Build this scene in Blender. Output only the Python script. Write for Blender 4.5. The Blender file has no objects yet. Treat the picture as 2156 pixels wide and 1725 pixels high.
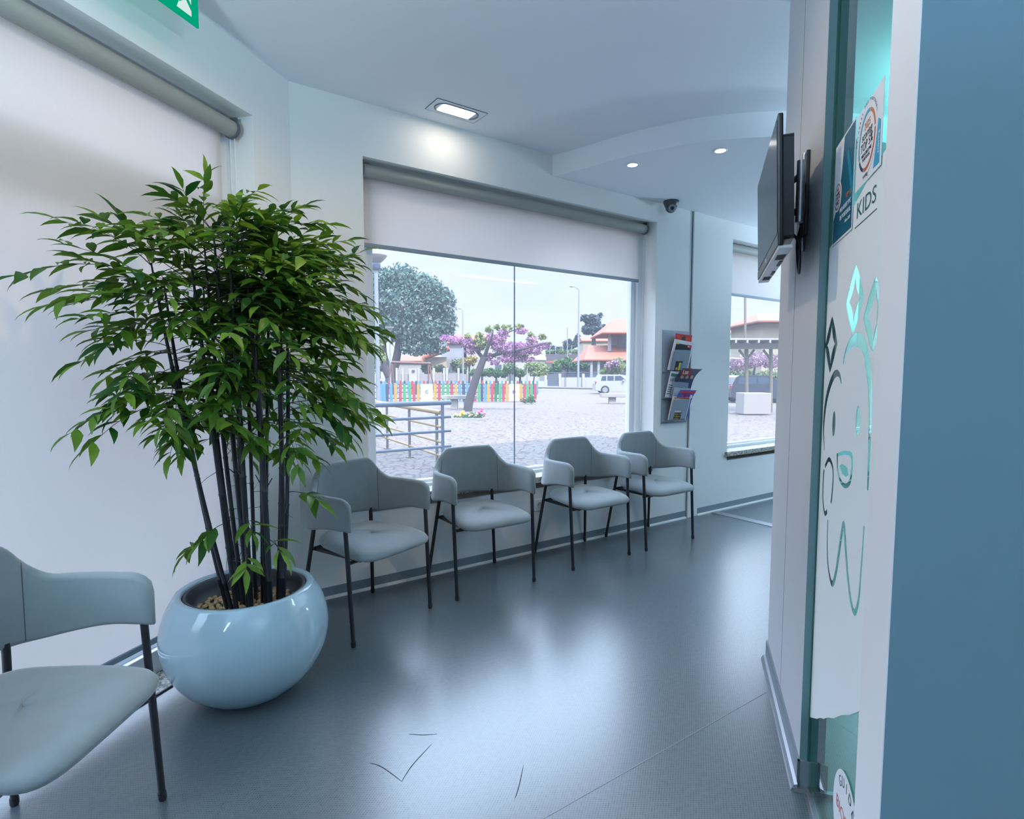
import bpy, bmesh, math, random
from math import sin, cos, pi, radians, sqrt, atan2
from mathutils import Vector, Matrix

random.seed(7)
scene = bpy.context.scene
COL = scene.collection

# ------------------------------------------------------------------ camera
CAM_H = 1.25
YAW = radians(55.05)                 # viewing direction measured from world +X
FPX = 1200.0                         # focal length in pixels of a 2156 px wide frame
PITCH = math.atan((876 - 785) / FPX)
cam_data = bpy.data.cameras.new('camera')
cam = bpy.data.objects.new('camera', cam_data)
COL.objects.link(cam)
cam_data.sensor_width = 36
cam_data.lens = FPX / 2156 * 36
cam_data.shift_y = 13.5 / 2156
cam_data.clip_start = 0.02
cam_data.clip_end = 1000
cam.location = (0, 0, CAM_H)
cam.rotation_euler = (pi / 2 - PITCH, 0, YAW - pi / 2)
scene.camera = cam

# ------------------------------------------------------------------ view
vs = scene.view_settings
scene.display_settings.display_device = 'sRGB'
vs.view_transform = 'Standard'
vs.look = 'None'
vs.gamma = 1
vs.use_curve_mapping = False
vs.exposure = 1.10
scene.cycles.use_denoising = True
scene.cycles.max_bounces = 10
scene.cycles.diffuse_bounces = 6
scene.cycles.transparent_max_bounces = 24
scene.cycles.sample_clamp_indirect = 2.5
scene.cycles.caustics_reflective = False
scene.cycles.caustics_refractive = False

# ------------------------------------------------------------------ world
SKY_STRENGTH = 0.52
SKY_ZENITH = 8.0
world = bpy.data.worlds.new('sky')
scene.world = world
world.use_nodes = True
wn, wl = world.node_tree.nodes, world.node_tree.links
wn.clear()
w_out = wn.new('ShaderNodeOutputWorld')
w_bg = wn.new('ShaderNodeBackground')
w_tc = wn.new('ShaderNodeTexCoord')
w_map = wn.new('ShaderNodeMapping')
w_map.inputs['Scale'].default_value = (1.0, 1.0, 3.2)
w_noise = wn.new('ShaderNodeTexNoise')
w_noise.inputs['Scale'].default_value = 2.4
w_noise.inputs['Detail'].default_value = 7
w_noise.inputs['Roughness'].default_value = 0.55
w_ramp = wn.new('ShaderNodeValToRGB')
w_ramp.color_ramp.elements[0].position = 0.40
w_ramp.color_ramp.elements[0].color = (0.76, 0.87, 1.0, 1)
w_ramp.color_ramp.elements[1].position = 0.62
w_ramp.color_ramp.elements[1].color = (0.90, 0.94, 1.0, 1)
wl.new(w_tc.outputs['Generated'], w_map.inputs['Vector'])
wl.new(w_map.outputs['Vector'], w_noise.inputs['Vector'])
wl.new(w_noise.outputs['Fac'], w_ramp.inputs['Fac'])
# bright overcast sky: dimmer near the horizon, brighter and bluer towards the zenith
w_sep = wn.new('ShaderNodeSeparateXYZ')
wl.new(w_tc.outputs['Generated'], w_sep.inputs['Vector'])
w_lum = wn.new('ShaderNodeMapRange')
w_lum.interpolation_type = 'SMOOTHSTEP'
w_lum.inputs['From Min'].default_value = 0.20
w_lum.inputs['From Max'].default_value = 0.50
w_lum.inputs['To Min'].default_value = SKY_STRENGTH
w_lum.inputs['To Max'].default_value = SKY_STRENGTH * SKY_ZENITH
wl.new(w_sep.outputs['Z'], w_lum.inputs['Value'])
wl.new(w_lum.outputs['Result'], w_bg.inputs['Strength'])
w_fac = wn.new('ShaderNodeMapRange')
w_fac.inputs['From Min'].default_value = 0.17
w_fac.inputs['From Max'].default_value = 0.50
wl.new(w_sep.outputs['Z'], w_fac.inputs['Value'])
w_mix = wn.new('ShaderNodeMix')
w_mix.data_type = 'RGBA'
w_mix.inputs['B'].default_value = (0.60, 0.77, 1.0, 1)
wl.new(w_fac.outputs['Result'], w_mix.inputs['Factor'])
wl.new(w_ramp.outputs['Color'], w_mix.inputs['A'])
wl.new(w_mix.outputs['Result'], w_bg.inputs['Color'])
wl.new(w_bg.outputs['Background'], w_out.inputs['Surface'])

# ------------------------------------------------------------------ sun (behind the building)
sun_data = bpy.data.lights.new('sun', 'SUN')
sun_data.energy = 4.5
sun_data.angle = radians(0.6)
sun_data.color = (1.0, 0.96, 0.90)
sun = bpy.data.objects.new('sun', sun_data)
COL.objects.link(sun)
_sd = Vector((0.04, 1.0, -1.55)).normalized()
sun.rotation_euler = _sd.to_track_quat('-Z', 'Y').to_euler()
sun.location = (0, -20, 30)

# ================================================================== helpers
def lin(c):
    c = c / 255.0
    return c / 12.92 if c <= 0.04045 else ((c + 0.055) / 1.055) ** 2.4

def rgb(r, g, b):
    return (lin(r), lin(g), lin(b), 1.0)

def mat(name, col, rough=0.6, metal=0.0, bump=0.0, bscale=200.0, mottle=0.0, mscale=8.0,
        spec=0.5, coat=0.0, sheen=0.0):
    m = bpy.data.materials.new(name)
    m.use_nodes = True
    nt = m.node_tree
    b = nt.nodes['Principled BSDF']
    b.inputs['Base Color'].default_value = col
    b.inputs['Roughness'].default_value = rough
    b.inputs['Metallic'].default_value = metal
    b.inputs['Specular IOR Level'].default_value = spec
    if coat:
        b.inputs['Coat Weight'].default_value = coat
        b.inputs['Coat Roughness'].default_value = 0.04
    if sheen:
        b.inputs['Sheen Weight'].default_value = sheen
    tc = nt.nodes.new('ShaderNodeTexCoord')
    if mottle:
        n = nt.nodes.new('ShaderNodeTexNoise')
        n.inputs['Scale'].default_value = mscale
        n.inputs['Detail'].default_value = 5
        nt.links.new(tc.outputs['Object'], n.inputs['Vector'])
        mx = nt.nodes.new('ShaderNodeMix')
        mx.data_type = 'RGBA'
        nt.links.new(n.outputs['Fac'], mx.inputs['Factor'])
        mx.inputs['A'].default_value = tuple(c * (1 - mottle) for c in col[:3]) + (1,)
        mx.inputs['B'].default_value = tuple(min(1, c * (1 + mottle)) for c in col[:3]) + (1,)
        nt.links.new(mx.outputs['Result'], b.inputs['Base Color'])
    if bump:
        n = nt.nodes.new('ShaderNodeTexNoise')
        n.inputs['Scale'].default_value = bscale
        n.inputs['Detail'].default_value = 3
        nt.links.new(tc.outputs['Object'], n.inputs['Vector'])
        bp = nt.nodes.new('ShaderNodeBump')
        bp.inputs['Strength'].default_value = bump
        bp.inputs['Distance'].default_value = 0.002
        nt.links.new(n.outputs['Fac'], bp.inputs['Height'])
        nt.links.new(bp.outputs['Normal'], b.inputs['Normal'])
    return m

def emit(name, col, strength):
    m = bpy.data.materials.new(name)
    m.use_nodes = True
    nt = m.node_tree
    nt.nodes.clear()
    o = nt.nodes.new('ShaderNodeOutputMaterial')
    e = nt.nodes.new('ShaderNodeEmission')
    e.inputs['Color'].default_value = col
    e.inputs['Strength'].default_value = strength
    nt.links.new(e.outputs['Emission'], o.inputs['Surface'])
    return m

class MB:
    """Collects shapes for ONE mesh object."""
    def __init__(self):
        self.v, self.f, self.s = [], [], []

    def add(self, verts, faces, smooth=False, M=None):
        o = len(self.v)
        if M is not None and M.determinant() < 0:
            faces = [tuple(f)[::-1] for f in faces]
        for p in verts:
            p = Vector(p)
            if M is not None:
                p = M @ p
            self.v.append(tuple(p))
        for f in faces:
            self.f.append(tuple(i + o for i in f))
            self.s.append(smooth)
        return self

    def box(self, x0, y0, z0, x1, y1, z1, M=None):
        v = [(x0, y0, z0), (x1, y0, z0), (x1, y1, z0), (x0, y1, z0),
             (x0, y0, z1), (x1, y0, z1), (x1, y1, z1), (x0, y1, z1)]
        f = [(0, 3, 2, 1), (4, 5, 6, 7), (0, 1, 5, 4), (1, 2, 6, 5), (2, 3, 7, 6), (3, 0, 4, 7)]
        return self.add(v, f, False, M)

    def prism(self, poly, z0, z1, M=None, smooth=False):
        """poly: list of (x, y), extruded along z."""
        n = len(poly)
        a = sum(poly[i][0] * poly[(i + 1) % n][1] - poly[(i + 1) % n][0] * poly[i][1] for i in range(n))
        if a < 0:
            poly = poly[::-1]
        v = [(p[0], p[1], z0) for p in poly] + [(p[0], p[1], z1) for p in poly]
        self.add(v, [tuple(range(n - 1, -1, -1)), tuple(range(n, 2 * n))], False, M)
        return self.add(v, [(i, (i + 1) % n, n + (i + 1) % n, n + i) for i in range(n)], smooth, M)

    def tube(self, pts, r, seg=10, M=None, cap=True, closed=False):
        pts = [Vector(p) for p in pts]
        n = len(pts)
        rr = r if isinstance(r, (list, tuple)) else [r] * n
        rings = []
        up = None
        for i, p in enumerate(pts):
            if closed:
                t = pts[(i + 1) % n] - pts[i - 1]
            else:
                t = pts[min(i + 1, n - 1)] - pts[max(i - 1, 0)]
            t.normalize()
            if up is None:
                up = Vector((0, 0, 1)) if abs(t.z) < 0.95 else Vector((1, 0, 0))
            a = t.cross(up)
            if a.length < 1e-6:
                a = t.cross(Vector((0, 1, 0)))
            a.normalize()
            b = a.cross(t).normalized()
            up = b
            rings.append([p + (a * cos(2 * pi * k / seg) + b * sin(2 * pi * k / seg)) * rr[i] for k in range(seg)])
        v = [q for ring in rings for q in ring]
        f = []
        m = n if closed else n - 1
        for i in range(m):
            j = (i + 1) % n
            for k in range(seg):
                k2 = (k + 1) % seg
                f.append((i * seg + k, i * seg + k2, j * seg + k2, j * seg + k))
        self.add(v, f, True, M)
        if cap and not closed:
            self.add(rings[0], [tuple(range(seg - 1, -1, -1))], False, M)
            self.add(rings[-1], [tuple(range(seg))], False, M)
        return self

    def lathe(self, prof, seg=48, M=None, smooth=True):
        """prof: list of (r, z) going up the outside; poles where r = 0."""
        v, f = [], []
        idx = []
        for r, z in prof:
            if r < 1e-6:
                idx.append([len(v)])
                v.append((0, 0, z))
            else:
                idx.append(list(range(len(v), len(v) + seg)))
                v += [(r * cos(2 * pi * k / seg), r * sin(2 * pi * k / seg), z) for k in range(seg)]
        for a, b in zip(idx, idx[1:]):
            for k in range(seg):
                k2 = (k + 1) % seg
                if len(a) == 1 and len(b) == 1:
                    continue
                if len(a) == 1:
                    f.append((a[0], b[k2], b[k]))
                elif len(b) == 1:
                    f.append((a[k], a[k2], b[0]))
                else:
                    f.append((a[k], a[k2], b[k2], b[k]))
        return self.add(v, f, smooth, M)

    def ico(self, c, r, sub=2, sq=(1, 1, 1), noise=0.0, seed=0, M=None):
        bm = bmesh.new()
        bmesh.ops.create_icosphere(bm, subdivisions=sub, radius=1)
        rnd = random.Random(seed)
        bm.verts.ensure_lookup_table()
        v = []
        for p in bm.verts:
            k = 1 + noise * (rnd.random() - 0.5) * 2
            v.append((c[0] + p.co.x * r * sq[0] * k, c[1] + p.co.y * r * sq[1] * k, c[2] + p.co.z * r * sq[2] * k))
        f = [tuple(q.index for q in fc.verts) for fc in bm.faces]
        bm.free()
        return self.add(v, f, True, M)

    def mesh(self, name, m):
        me = bpy.data.meshes.new(name)
        me.from_pydata(self.v, [], self.f)
        me.polygons.foreach_set('use_smooth', self.s)
        me.materials.append(m)
        me.update()
        return me

    def build(self, name, m, parent=None, bevel=0.0, seg=2, label=None):
        o = bpy.data.objects.new(name, self.mesh(name, m))
        COL.objects.link(o)
        if parent is not None:
            o.parent = parent
        if bevel:
            b = o.modifiers.new('bevel', 'BEVEL')
            b.width = bevel
            b.segments = seg
            b.limit_method = 'ANGLE'
            b.angle_limit = radians(40)
        if label:
            o['label'] = label
        return o

def tag(o, label, cat, group=None):
    o['label'] = label
    o['category'] = cat
    if group:
        o['group'] = group
    return o

def struct(o):
    o['kind'] = 'structure'
    return o

def empty(name, M):
    o = bpy.data.objects.new(name, None)
    COL.objects.link(o)
    o.empty_display_size = 0.05
    o.matrix_world = M if isinstance(M, Matrix) else Matrix.Translation(Vector(M))
    return o

def thing(name, M, label, cat, group=None):
    return tag(empty(name, M), label, cat, group)

def frame(o, x, y, z):
    """Matrix whose columns are the axes x, y, z with the origin at o."""
    return Matrix(((x[0], y[0], z[0], o[0]), (x[1], y[1], z[1], o[1]), (x[2], y[2], z[2], o[2]), (0, 0, 0, 1)))

def rotz(loc, deg):
    return Matrix.Translation(Vector(loc)) @ Matrix.Rotation(radians(deg), 4, 'Z')

def _curve_to_mesh(cu, name, m, parent, label):
    o = bpy.data.objects.new(name, cu)
    COL.objects.link(o)
    dg = bpy.context.evaluated_depsgraph_get()
    dg.update()
    me = bpy.data.meshes.new_from_object(o.evaluated_get(dg))
    bpy.data.objects.remove(o)
    bpy.data.curves.remove(cu)
    me.name = name
    me.materials.clear()
    me.materials.append(m)
    r = bpy.data.objects.new(name, me)
    COL.objects.link(r)
    if parent is not None:
        r.parent = parent
    if label:
        r['label'] = label
    return r

def flat(name, loops, z, m, parent=None, thick=0.0004, label=None):
    """Filled 2-D figure in the local xy plane (nested loops make holes), a thin sheet at height z."""
    cu = bpy.data.curves.new(name, 'CURVE')
    cu.dimensions = '2D'
    cu.fill_mode = 'BOTH'
    cu.extrude = thick / 2
    for lp in loops:
        s = cu.splines.new('POLY')
        s.points.add(len(lp) - 1)
        for q, p in zip(s.points, lp):
            q.co = (p[0], p[1], 0, 1)
        s.use_cyclic_u = True
    o = _curve_to_mesh(cu, name, m, parent, label)
    for v in o.data.vertices:
        v.co.z += z
    return o

def text(name, body, x, y, z, size, m, parent, align='LEFT', sx=1.0, rot=0.0, thick=0.0004, shear=0.0):
    cu = bpy.data.curves.new(name, 'FONT')
    cu.body = body
    cu.size = size
    cu.align_x = align
    cu.align_y = 'BOTTOM_BASELINE'
    cu.extrude = thick / 2
    cu.resolution_u = 3
    cu.shear = shear
    o = _curve_to_mesh(cu, name, m, parent, None)
    c, s = cos(rot), sin(rot)
    for v in o.data.vertices:
        a, b = v.co.x * sx, v.co.y
        v.co = (x + a * c - b * s, y + a * s + b * c, z + v.co.z)
    return o

def circle(cx, cy, rx, ry=None, n=40, a0=0.0, a1=2 * pi):
    ry = rx if ry is None else ry
    full = abs(a1 - a0 - 2 * pi) < 1e-6
    k = n if full else n + 1
    return [(cx + rx * cos(a0 + (a1 - a0) * i / n), cy + ry * sin(a0 + (a1 - a0) * i / n)) for i in range(k)]

def arc_band(cx, cy, r0, r1, a0, a1, n=24):
    a0, a1 = radians(a0), radians(a1)
    return circle(cx, cy, r1, n=n, a0=a0, a1=a1) + circle(cx, cy, r0, n=n, a0=a0, a1=a1)[::-1]

def smooth_path(pts, n=6):
    """Catmull-Rom through the points."""
    P = [Vector(p) for p in pts]
    out = []
    for i in range(len(P) - 1):
        p0, p1, p2, p3 = P[max(i - 1, 0)], P[i], P[i + 1], P[min(i + 2, len(P) - 1)]
        for k in range(n):
            t = k / n
            out.append(0.5 * ((2 * p1) + (p2 - p0) * t + (2 * p0 - 5 * p1 + 4 * p2 - p3) * t * t + (3 * p1 - p0 - 3 * p2 + p3) * t ** 3))
    out.append(P[-1])
    return out

def ribbon(pts, w):
    """Closed outline of a stroke along 2-D pts (w: width, number or list)."""
    n = len(pts)
    ww = w if isinstance(w, list) else [w] * n
    L, R = [], []
    for i, p in enumerate(pts):
        a, b = pts[max(i - 1, 0)], pts[min(i + 1, n - 1)]
        dx, dy = b[0] - a[0], b[1] - a[1]
        l = math.hypot(dx, dy) or 1
        nx, ny = -dy / l, dx / l
        L.append((p[0] + nx * ww[i] / 2, p[1] + ny * ww[i] / 2))
        R.append((p[0] - nx * ww[i] / 2, p[1] - ny * ww[i] / 2))
    return L + R[::-1]

# directions of the room: X runs along the window wall, Y goes out through it
A2 = radians(39.27)                       # left wall direction
A3 = radians(37.22)                       # grey panel and glass direction
V2 = Vector((cos(A2), sin(A2), 0)); N2 = Vector((-sin(A2), cos(A2), 0))      # N2 points out of the left wall
V3 = Vector((cos(A3), sin(A3), 0)); N3 = Vector((sin(A3), -cos(A3), 0))      # N3 points away to the right
UP = Vector((0, 0, 1))
YW = 3.116                                # inner face of the window wall
DL = 1.909                                # inner face of the left wall, along N2
CEIL = 2.725
SOFF = 2.586
RW = Vector((sin(YAW), -cos(YAW), 0)); FW = Vector((cos(YAW), sin(YAW), 0))

def wpt(u, d, z):      # left wall point: along, beyond the wall face, height
    return V2 * u + N2 * (DL + d) + UP * z

F_LEFT = Matrix(((V2.x, N2.x, 0, 0), (V2.y, N2.y, 0, 0), (0, 0, 1, 0), (0, 0, 0, 1)))    # x along, y out, z up
F_RIGHT = Matrix(((V3.x, N3.x, 0, 0), (V3.y, N3.y, 0, 0), (0, 0, 1, 0), (0, 0, 0, 1)))   # mirrored: only for shapes without handed detail
GK = 0.982
def F_GLASS(d):        # reading frame on the glass: x to the reader's right, y up, z to the reader
    return frame(N3 * d, -V3, UP, -N3) @ Matrix.Translation((0, CAM_H, 0)) @ Matrix.Scale(GK, 4) @ Matrix.Translation((0, -CAM_H, 0))
def F_WALL(y):
    return frame((0, y, 0), (1, 0, 0), UP, (0, -1, 0))

# outdoor placing: real ground at GZ, points named by the sight line from the room and their depth
GZ = -0.35
def P(px, py, D):
    x = (px - 1078) / FPX
    y = -(py - 876) / FPX
    f = FW * cos(PITCH) - UP * sin(PITCH)
    u = FW * sin(PITCH) + UP * cos(PITCH)
    return Vector((0, 0, CAM_H)) + (f + RW * x + u * y) * D
def gnd(px, py):
    d = P(px, py, 1.0) - Vector((0, 0, CAM_H))
    return Vector((0, 0, CAM_H)) + d * ((GZ - CAM_H) / d.z)
def depth_of(py):
    return (gnd(1078, py) - Vector((0, 0, CAM_H))).dot(FW * cos(PITCH) - UP * sin(PITCH))
F_OUT = lambda o: frame(o, RW, FW, UP)

# ================================================================== materials
M_wall = mat('white_paint', rgb(226, 228, 226), 0.75, bump=0.05, bscale=180)
M_ceil = mat('ceiling_paint', rgb(226, 229, 233), 0.85)
M_frame = mat('white_aluminium', rgb(222, 226, 230), 0.35)
M_base = mat('grey_vinyl_skirting', rgb(112, 124, 132), 0.45)
M_strip = mat('pale_cove_strip', rgb(196, 200, 198), 0.35)
M_alu = mat('brushed_aluminium', rgb(176, 180, 186), 0.32, metal=0.85, bump=0.05, bscale=300)
M_black = mat('black_powder_coat', rgb(22, 25, 32), 0.4)
M_fabric = mat('grey_velour', rgb(130, 139, 142), 0.9, bump=0.25, bscale=700, mottle=0.10, mscale=14, spec=0.2, sheen=0.35)
M_seam = mat('dark_seam_thread', rgb(84, 86, 86), 0.9)
M_pot = mat('white_gloss_lacquer', rgb(158, 182, 192), 0.07)
M_liner = mat('dark_plastic_liner', rgb(48, 52, 60), 0.5)
M_pebble = mat('tan_clay_pebble', rgb(178, 148, 106), 0.8, mottle=0.3, mscale=60, bump=0.3, bscale=120)
M_stem = mat('black_bamboo_cane', rgb(26, 30, 38), 0.3, mottle=0.35, mscale=12)
M_panel = mat('grey_laminate', rgb(196, 196, 200), 0.5, mottle=0.03, mscale=6)
M_tvbody = mat('tv_black_plastic', rgb(16, 18, 24), 0.22)
M_tvscreen = mat('tv_screen_glass', rgb(40, 44, 52), 0.22, spec=0.35)
M_tvsilver = mat('tv_silver_trim', rgb(200, 204, 210), 0.35)
M_silver = mat('silver_grey_sheet_metal', rgb(150, 160, 172), 0.4, metal=0.35)
M_cctv = mat('charcoal_camera_housing', rgb(62, 70, 78), 0.4)
M_lens = mat('camera_lens_glass', rgb(14, 16, 20), 0.1)
M_white_plastic = mat('white_plastic', rgb(228, 230, 232), 0.4)
M_dark = mat('dark_gap', rgb(88, 102, 110), 0.7)
M_paper = mat('white_paper', rgb(232, 232, 236), 0.6)
M_teal = mat('dark_teal_ink', rgb(14, 92, 116), 0.4)
M_tealmid = mat('mid_teal_ink', rgb(18, 132, 160), 0.4)
M_cyan = mat('cyan_ink', rgb(48, 160, 196), 0.4)
M_orange = mat('orange_ink', rgb(206, 108, 40), 0.4)
M_rust = mat('rust_ink', rgb(196, 92, 56), 0.4)
M_navy = mat('navy_ink', rgb(28, 52, 84), 0.4)
M_red = mat('red_ink', rgb(184, 36, 44), 0.45)
M_ink = mat('black_ink', rgb(24, 28, 36), 0.5)
M_yellow = mat('yellow_ink', rgb(224, 196, 40), 0.5)
M_blueink = mat('blue_ink', rgb(72, 96, 190), 0.5)
M_magenta = mat('magenta_ink', rgb(206, 60, 120), 0.5)
M_greenink = mat('green_ink', rgb(66, 118, 92), 0.5)
M_skin = mat('skin_tone_ink', rgb(206, 150, 132), 0.5)

def granite(name, a, b, sc):
    m = mat(name, a, 0.35)
    nt = m.node_tree
    bs = nt.nodes['Principled BSDF']
    tc = nt.nodes.new('ShaderNodeTexCoord')
    vo = nt.nodes.new('ShaderNodeTexVoronoi')
    vo.inputs['Scale'].default_value = sc
    nz = nt.nodes.new('ShaderNodeTexNoise')
    nz.inputs['Scale'].default_value = sc * 0.8
    nz.inputs['Detail'].default_value = 6
    rp = nt.nodes.new('ShaderNodeValToRGB')
    rp.color_ramp.elements[0].position = 0.38
    rp.color_ramp.elements[0].color = b
    rp.color_ramp.elements[1].position = 0.62
    rp.color_ramp.elements[1].color = a
    ad = nt.nodes.new('ShaderNodeMix')
    ad.data_type = 'RGBA'
    ad.inputs['Factor'].default_value = 0.5
    nt.links.new(tc.outputs['Object'], vo.inputs['Vector'])
    nt.links.new(tc.outputs['Object'], nz.inputs['Vector'])
    nt.links.new(vo.outputs['Color'], ad.inputs['A'])
    nt.links.new(nz.outputs['Color'], ad.inputs['B'])
    nt.links.new(ad.outputs['Result'], rp.inputs['Fac'])
    nt.links.new(rp.outputs['Color'], bs.inputs['Base Color'])
    return m
M_granite = granite('speckled_granite', rgb(198, 194, 182), rgb(92, 90, 84), 140)

def floor_mat():
    m = bpy.data.materials.new('woven_grey_vinyl')
    m.use_nodes = True
    nt = m.node_tree
    N, L = nt.nodes, nt.links
    b = N['Principled BSDF']
    tc = N.new('ShaderNodeTexCoord')
    sp = N.new('ShaderNodeSeparateXYZ')
    L.new(tc.outputs['Object'], sp.inputs['Vector'])
    def math_(op, a, bb=None):
        n = N.new('ShaderNodeMath')
        n.operation = op
        for i, q in enumerate((a, bb)):
            if q is None:
                continue
            if isinstance(q, (int, float)):
                n.inputs[i].default_value = q
            else:
                L.new(q, n.inputs[i])
        return n.outputs[0]
    kx, ky = 2 * pi / 0.0125, 2 * pi / 0.0095
    sx = math_('SINE', math_('MULTIPLY', sp.outputs['X'], kx))
    sy = math_('SINE', math_('MULTIPLY', sp.outputs['Y'], ky))
    pr = math_('MULTIPLY', sx, sy)
    mr = N.new('ShaderNodeMapRange')
    mr.inputs['From Min'].default_value = 0.02
    mr.inputs['From Max'].default_value = 0.42
    L.new(pr, mr.inputs['Value'])
    nz = N.new('ShaderNodeTexNoise')
    nz.inputs['Scale'].default_value = 62
    nz.inputs['Detail'].default_value = 3
    L.new(tc.outputs['Object'], nz.inputs['Vector'])
    nzr = N.new('ShaderNodeMapRange')
    nzr.inputs['From Min'].default_value = 0.3
    nzr.inputs['From Max'].default_value = 0.7
    nzr.inputs['To Min'].default_value = 0.15
    L.new(nz.outputs['Fac'], nzr.inputs['Value'])
    fac = math_('MULTIPLY', mr.outputs['Result'], nzr.outputs['Result'])
    mx = N.new('ShaderNodeMix')
    mx.data_type = 'RGBA'
    L.new(fac, mx.inputs['Factor'])
    mx.inputs['A'].default_value = rgb(86, 97, 103)
    mx.inputs['B'].default_value = rgb(16, 25, 34)
    L.new(mx.outputs['Result'], b.inputs['Base Color'])
    b.inputs['Roughness'].default_value = 0.29
    b.inputs['IOR'].default_value = 2.0
    b.inputs['Specular IOR Level'].default_value = 0.5
    return m
M_floor = floor_mat()

def clear_glass(name, tint, dust_veil=0.0, dust_veil_col=(0.85, 0.9, 1, 1), refl=1.0, ior=1.45):
    m = bpy.data.materials.new(name)
    m.use_nodes = True
    nt = m.node_tree
    N, L = nt.nodes, nt.links
    N.clear()
    o = N.new('ShaderNodeOutputMaterial')
    t = N.new('ShaderNodeBsdfTransparent')
    t.inputs['Color'].default_value = tint
    g = N.new('ShaderNodeBsdfGlossy')
    g.inputs['Roughness'].default_value = 0.01
    g.inputs['Color'].default_value = (refl, refl, refl, 1)
    fr = N.new('ShaderNodeFresnel')
    fr.inputs['IOR'].default_value = ior
    mx = N.new('ShaderNodeMixShader')
    ge = N.new('ShaderNodeNewGeometry')
    mu = N.new('ShaderNodeMath')          # reflect once, on the face where the light enters
    mu.operation = 'MULTIPLY'
    iv = N.new('ShaderNodeMath')
    iv.operation = 'SUBTRACT'
    iv.inputs[0].default_value = 1.0
    L.new(ge.outputs['Backfacing'], iv.inputs[1])
    L.new(fr.outputs['Fac'], mu.inputs[0])
    L.new(iv.outputs[0], mu.inputs[1])
    L.new(mu.outputs[0], mx.inputs['Fac'])
    base = t.outputs[0]
    if dust_veil:
        d = N.new('ShaderNodeBsdfTranslucent')
        d.inputs['Color'].default_value = dust_veil_col
        m2 = N.new('ShaderNodeMixShader')
        m2.inputs['Fac'].default_value = dust_veil
        L.new(t.outputs[0], m2.inputs[1])
        L.new(d.outputs[0], m2.inputs[2])
        base = m2.outputs[0]
    L.new(base, mx.inputs[1])
    L.new(g.outputs[0], mx.inputs[2])
    L.new(mx.outputs[0], o.inputs['Surface'])
    return m
M_glass = clear_glass('dust_veiled_window_glass', (0.97, 0.97, 0.99, 1), dust_veil=0.035)  # thin dust plus a veil that washes out the view, mixed in
M_gglass = clear_glass('green_tinted_glass', (0.50, 0.80, 0.72, 1), ior=1.5)

def sheet_mat(name, col, trans_col, k, alpha=0.0, bump=0.0, bscale=400):
    """Thin cloth or film: reflects and lets light through; alpha = clear share."""
    m = bpy.data.materials.new(name)
    m.use_nodes = True
    nt = m.node_tree
    N, L = nt.nodes, nt.links
    N.clear()
    o = N.new('ShaderNodeOutputMaterial')
    d = N.new('ShaderNodeBsdfDiffuse')
    d.inputs['Color'].default_value = col
    t = N.new('ShaderNodeBsdfTranslucent')
    t.inputs['Color'].default_value = trans_col
    mx = N.new('ShaderNodeMixShader')
    mx.inputs['Fac'].default_value = k
    L.new(d.outputs[0], mx.inputs[1])
    L.new(t.outputs[0], mx.inputs[2])
    if bump:
        tc = N.new('ShaderNodeTexCoord')
        nz = N.new('ShaderNodeTexNoise')
        nz.inputs['Scale'].default_value = bscale
        L.new(tc.outputs['Object'], nz.inputs['Vector'])
        bp = N.new('ShaderNodeBump')
        bp.inputs['Strength'].default_value = bump
        bp.inputs['Distance'].default_value = 0.002
        L.new(nz.outputs['Fac'], bp.inputs['Height'])
        L.new(bp.outputs['Normal'], d.inputs['Normal'])
    out = mx.outputs[0]
    if alpha:
        tr = N.new('ShaderNodeBsdfTransparent')
        m2 = N.new('ShaderNodeMixShader')
        m2.inputs['Fac'].default_value = alpha
        L.new(out, m2.inputs[1])
        L.new(tr.outputs[0], m2.inputs[2])
        out = m2.outputs[0]
    L.new(out, o.inputs['Surface'])
    return m
M_blind = sheet_mat('woven_blind_fabric', rgb(228, 224, 220), rgb(238, 234, 232), 0.46, bump=0.4, bscale=260)
M_frost = sheet_mat('frosted_film', rgb(246, 248, 250), rgb(232, 246, 248), 0.14, alpha=0.02)
M_letter = sheet_mat('teal_glass_lettering', rgb(92, 140, 140), rgb(92, 140, 140), 0.4, alpha=0.25)

def leaf_mat(name, c0, c1, trans=0.35, rough=0.45):
    m = bpy.data.materials.new(name)
    m.use_nodes = True
    nt = m.node_tree
    N, L = nt.nodes, nt.links
    b = N['Principled BSDF']
    o = N['Material Output']
    geo = N.new('ShaderNodeNewGeometry')
    mx = N.new('ShaderNodeMix')
    mx.data_type = 'RGBA'
    L.new(geo.outputs['Random Per Island'], mx.inputs['Factor'])
    mx.inputs['A'].default_value = c0
    mx.inputs['B'].default_value = c1
    L.new(mx.outputs['Result'], b.inputs['Base Color'])
    b.inputs['Roughness'].default_value = rough
    b.inputs['Specular IOR Level'].default_value = 0.35
    t = N.new('ShaderNodeBsdfTranslucent')
    L.new(mx.outputs['Result'], t.inputs['Color'])
    ms = N.new('ShaderNodeMixShader')
    ms.inputs['Fac'].default_value = trans
    L.new(b.outputs[0], ms.inputs[1])
    L.new(t.outputs[0], ms.inputs[2])
    L.new(ms.outputs[0], o.inputs['Surface'])
    return m
M_leaf = leaf_mat('bamboo_leaf', rgb(30, 80, 32), rgb(116, 152, 46), 0.4)

# ================================================================== room shell
corner = Vector((0.79, YW, 0))
FAR_X = 9.6
BACK_Y = -3.6
lw_end = corner - V2 * 6.4
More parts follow.
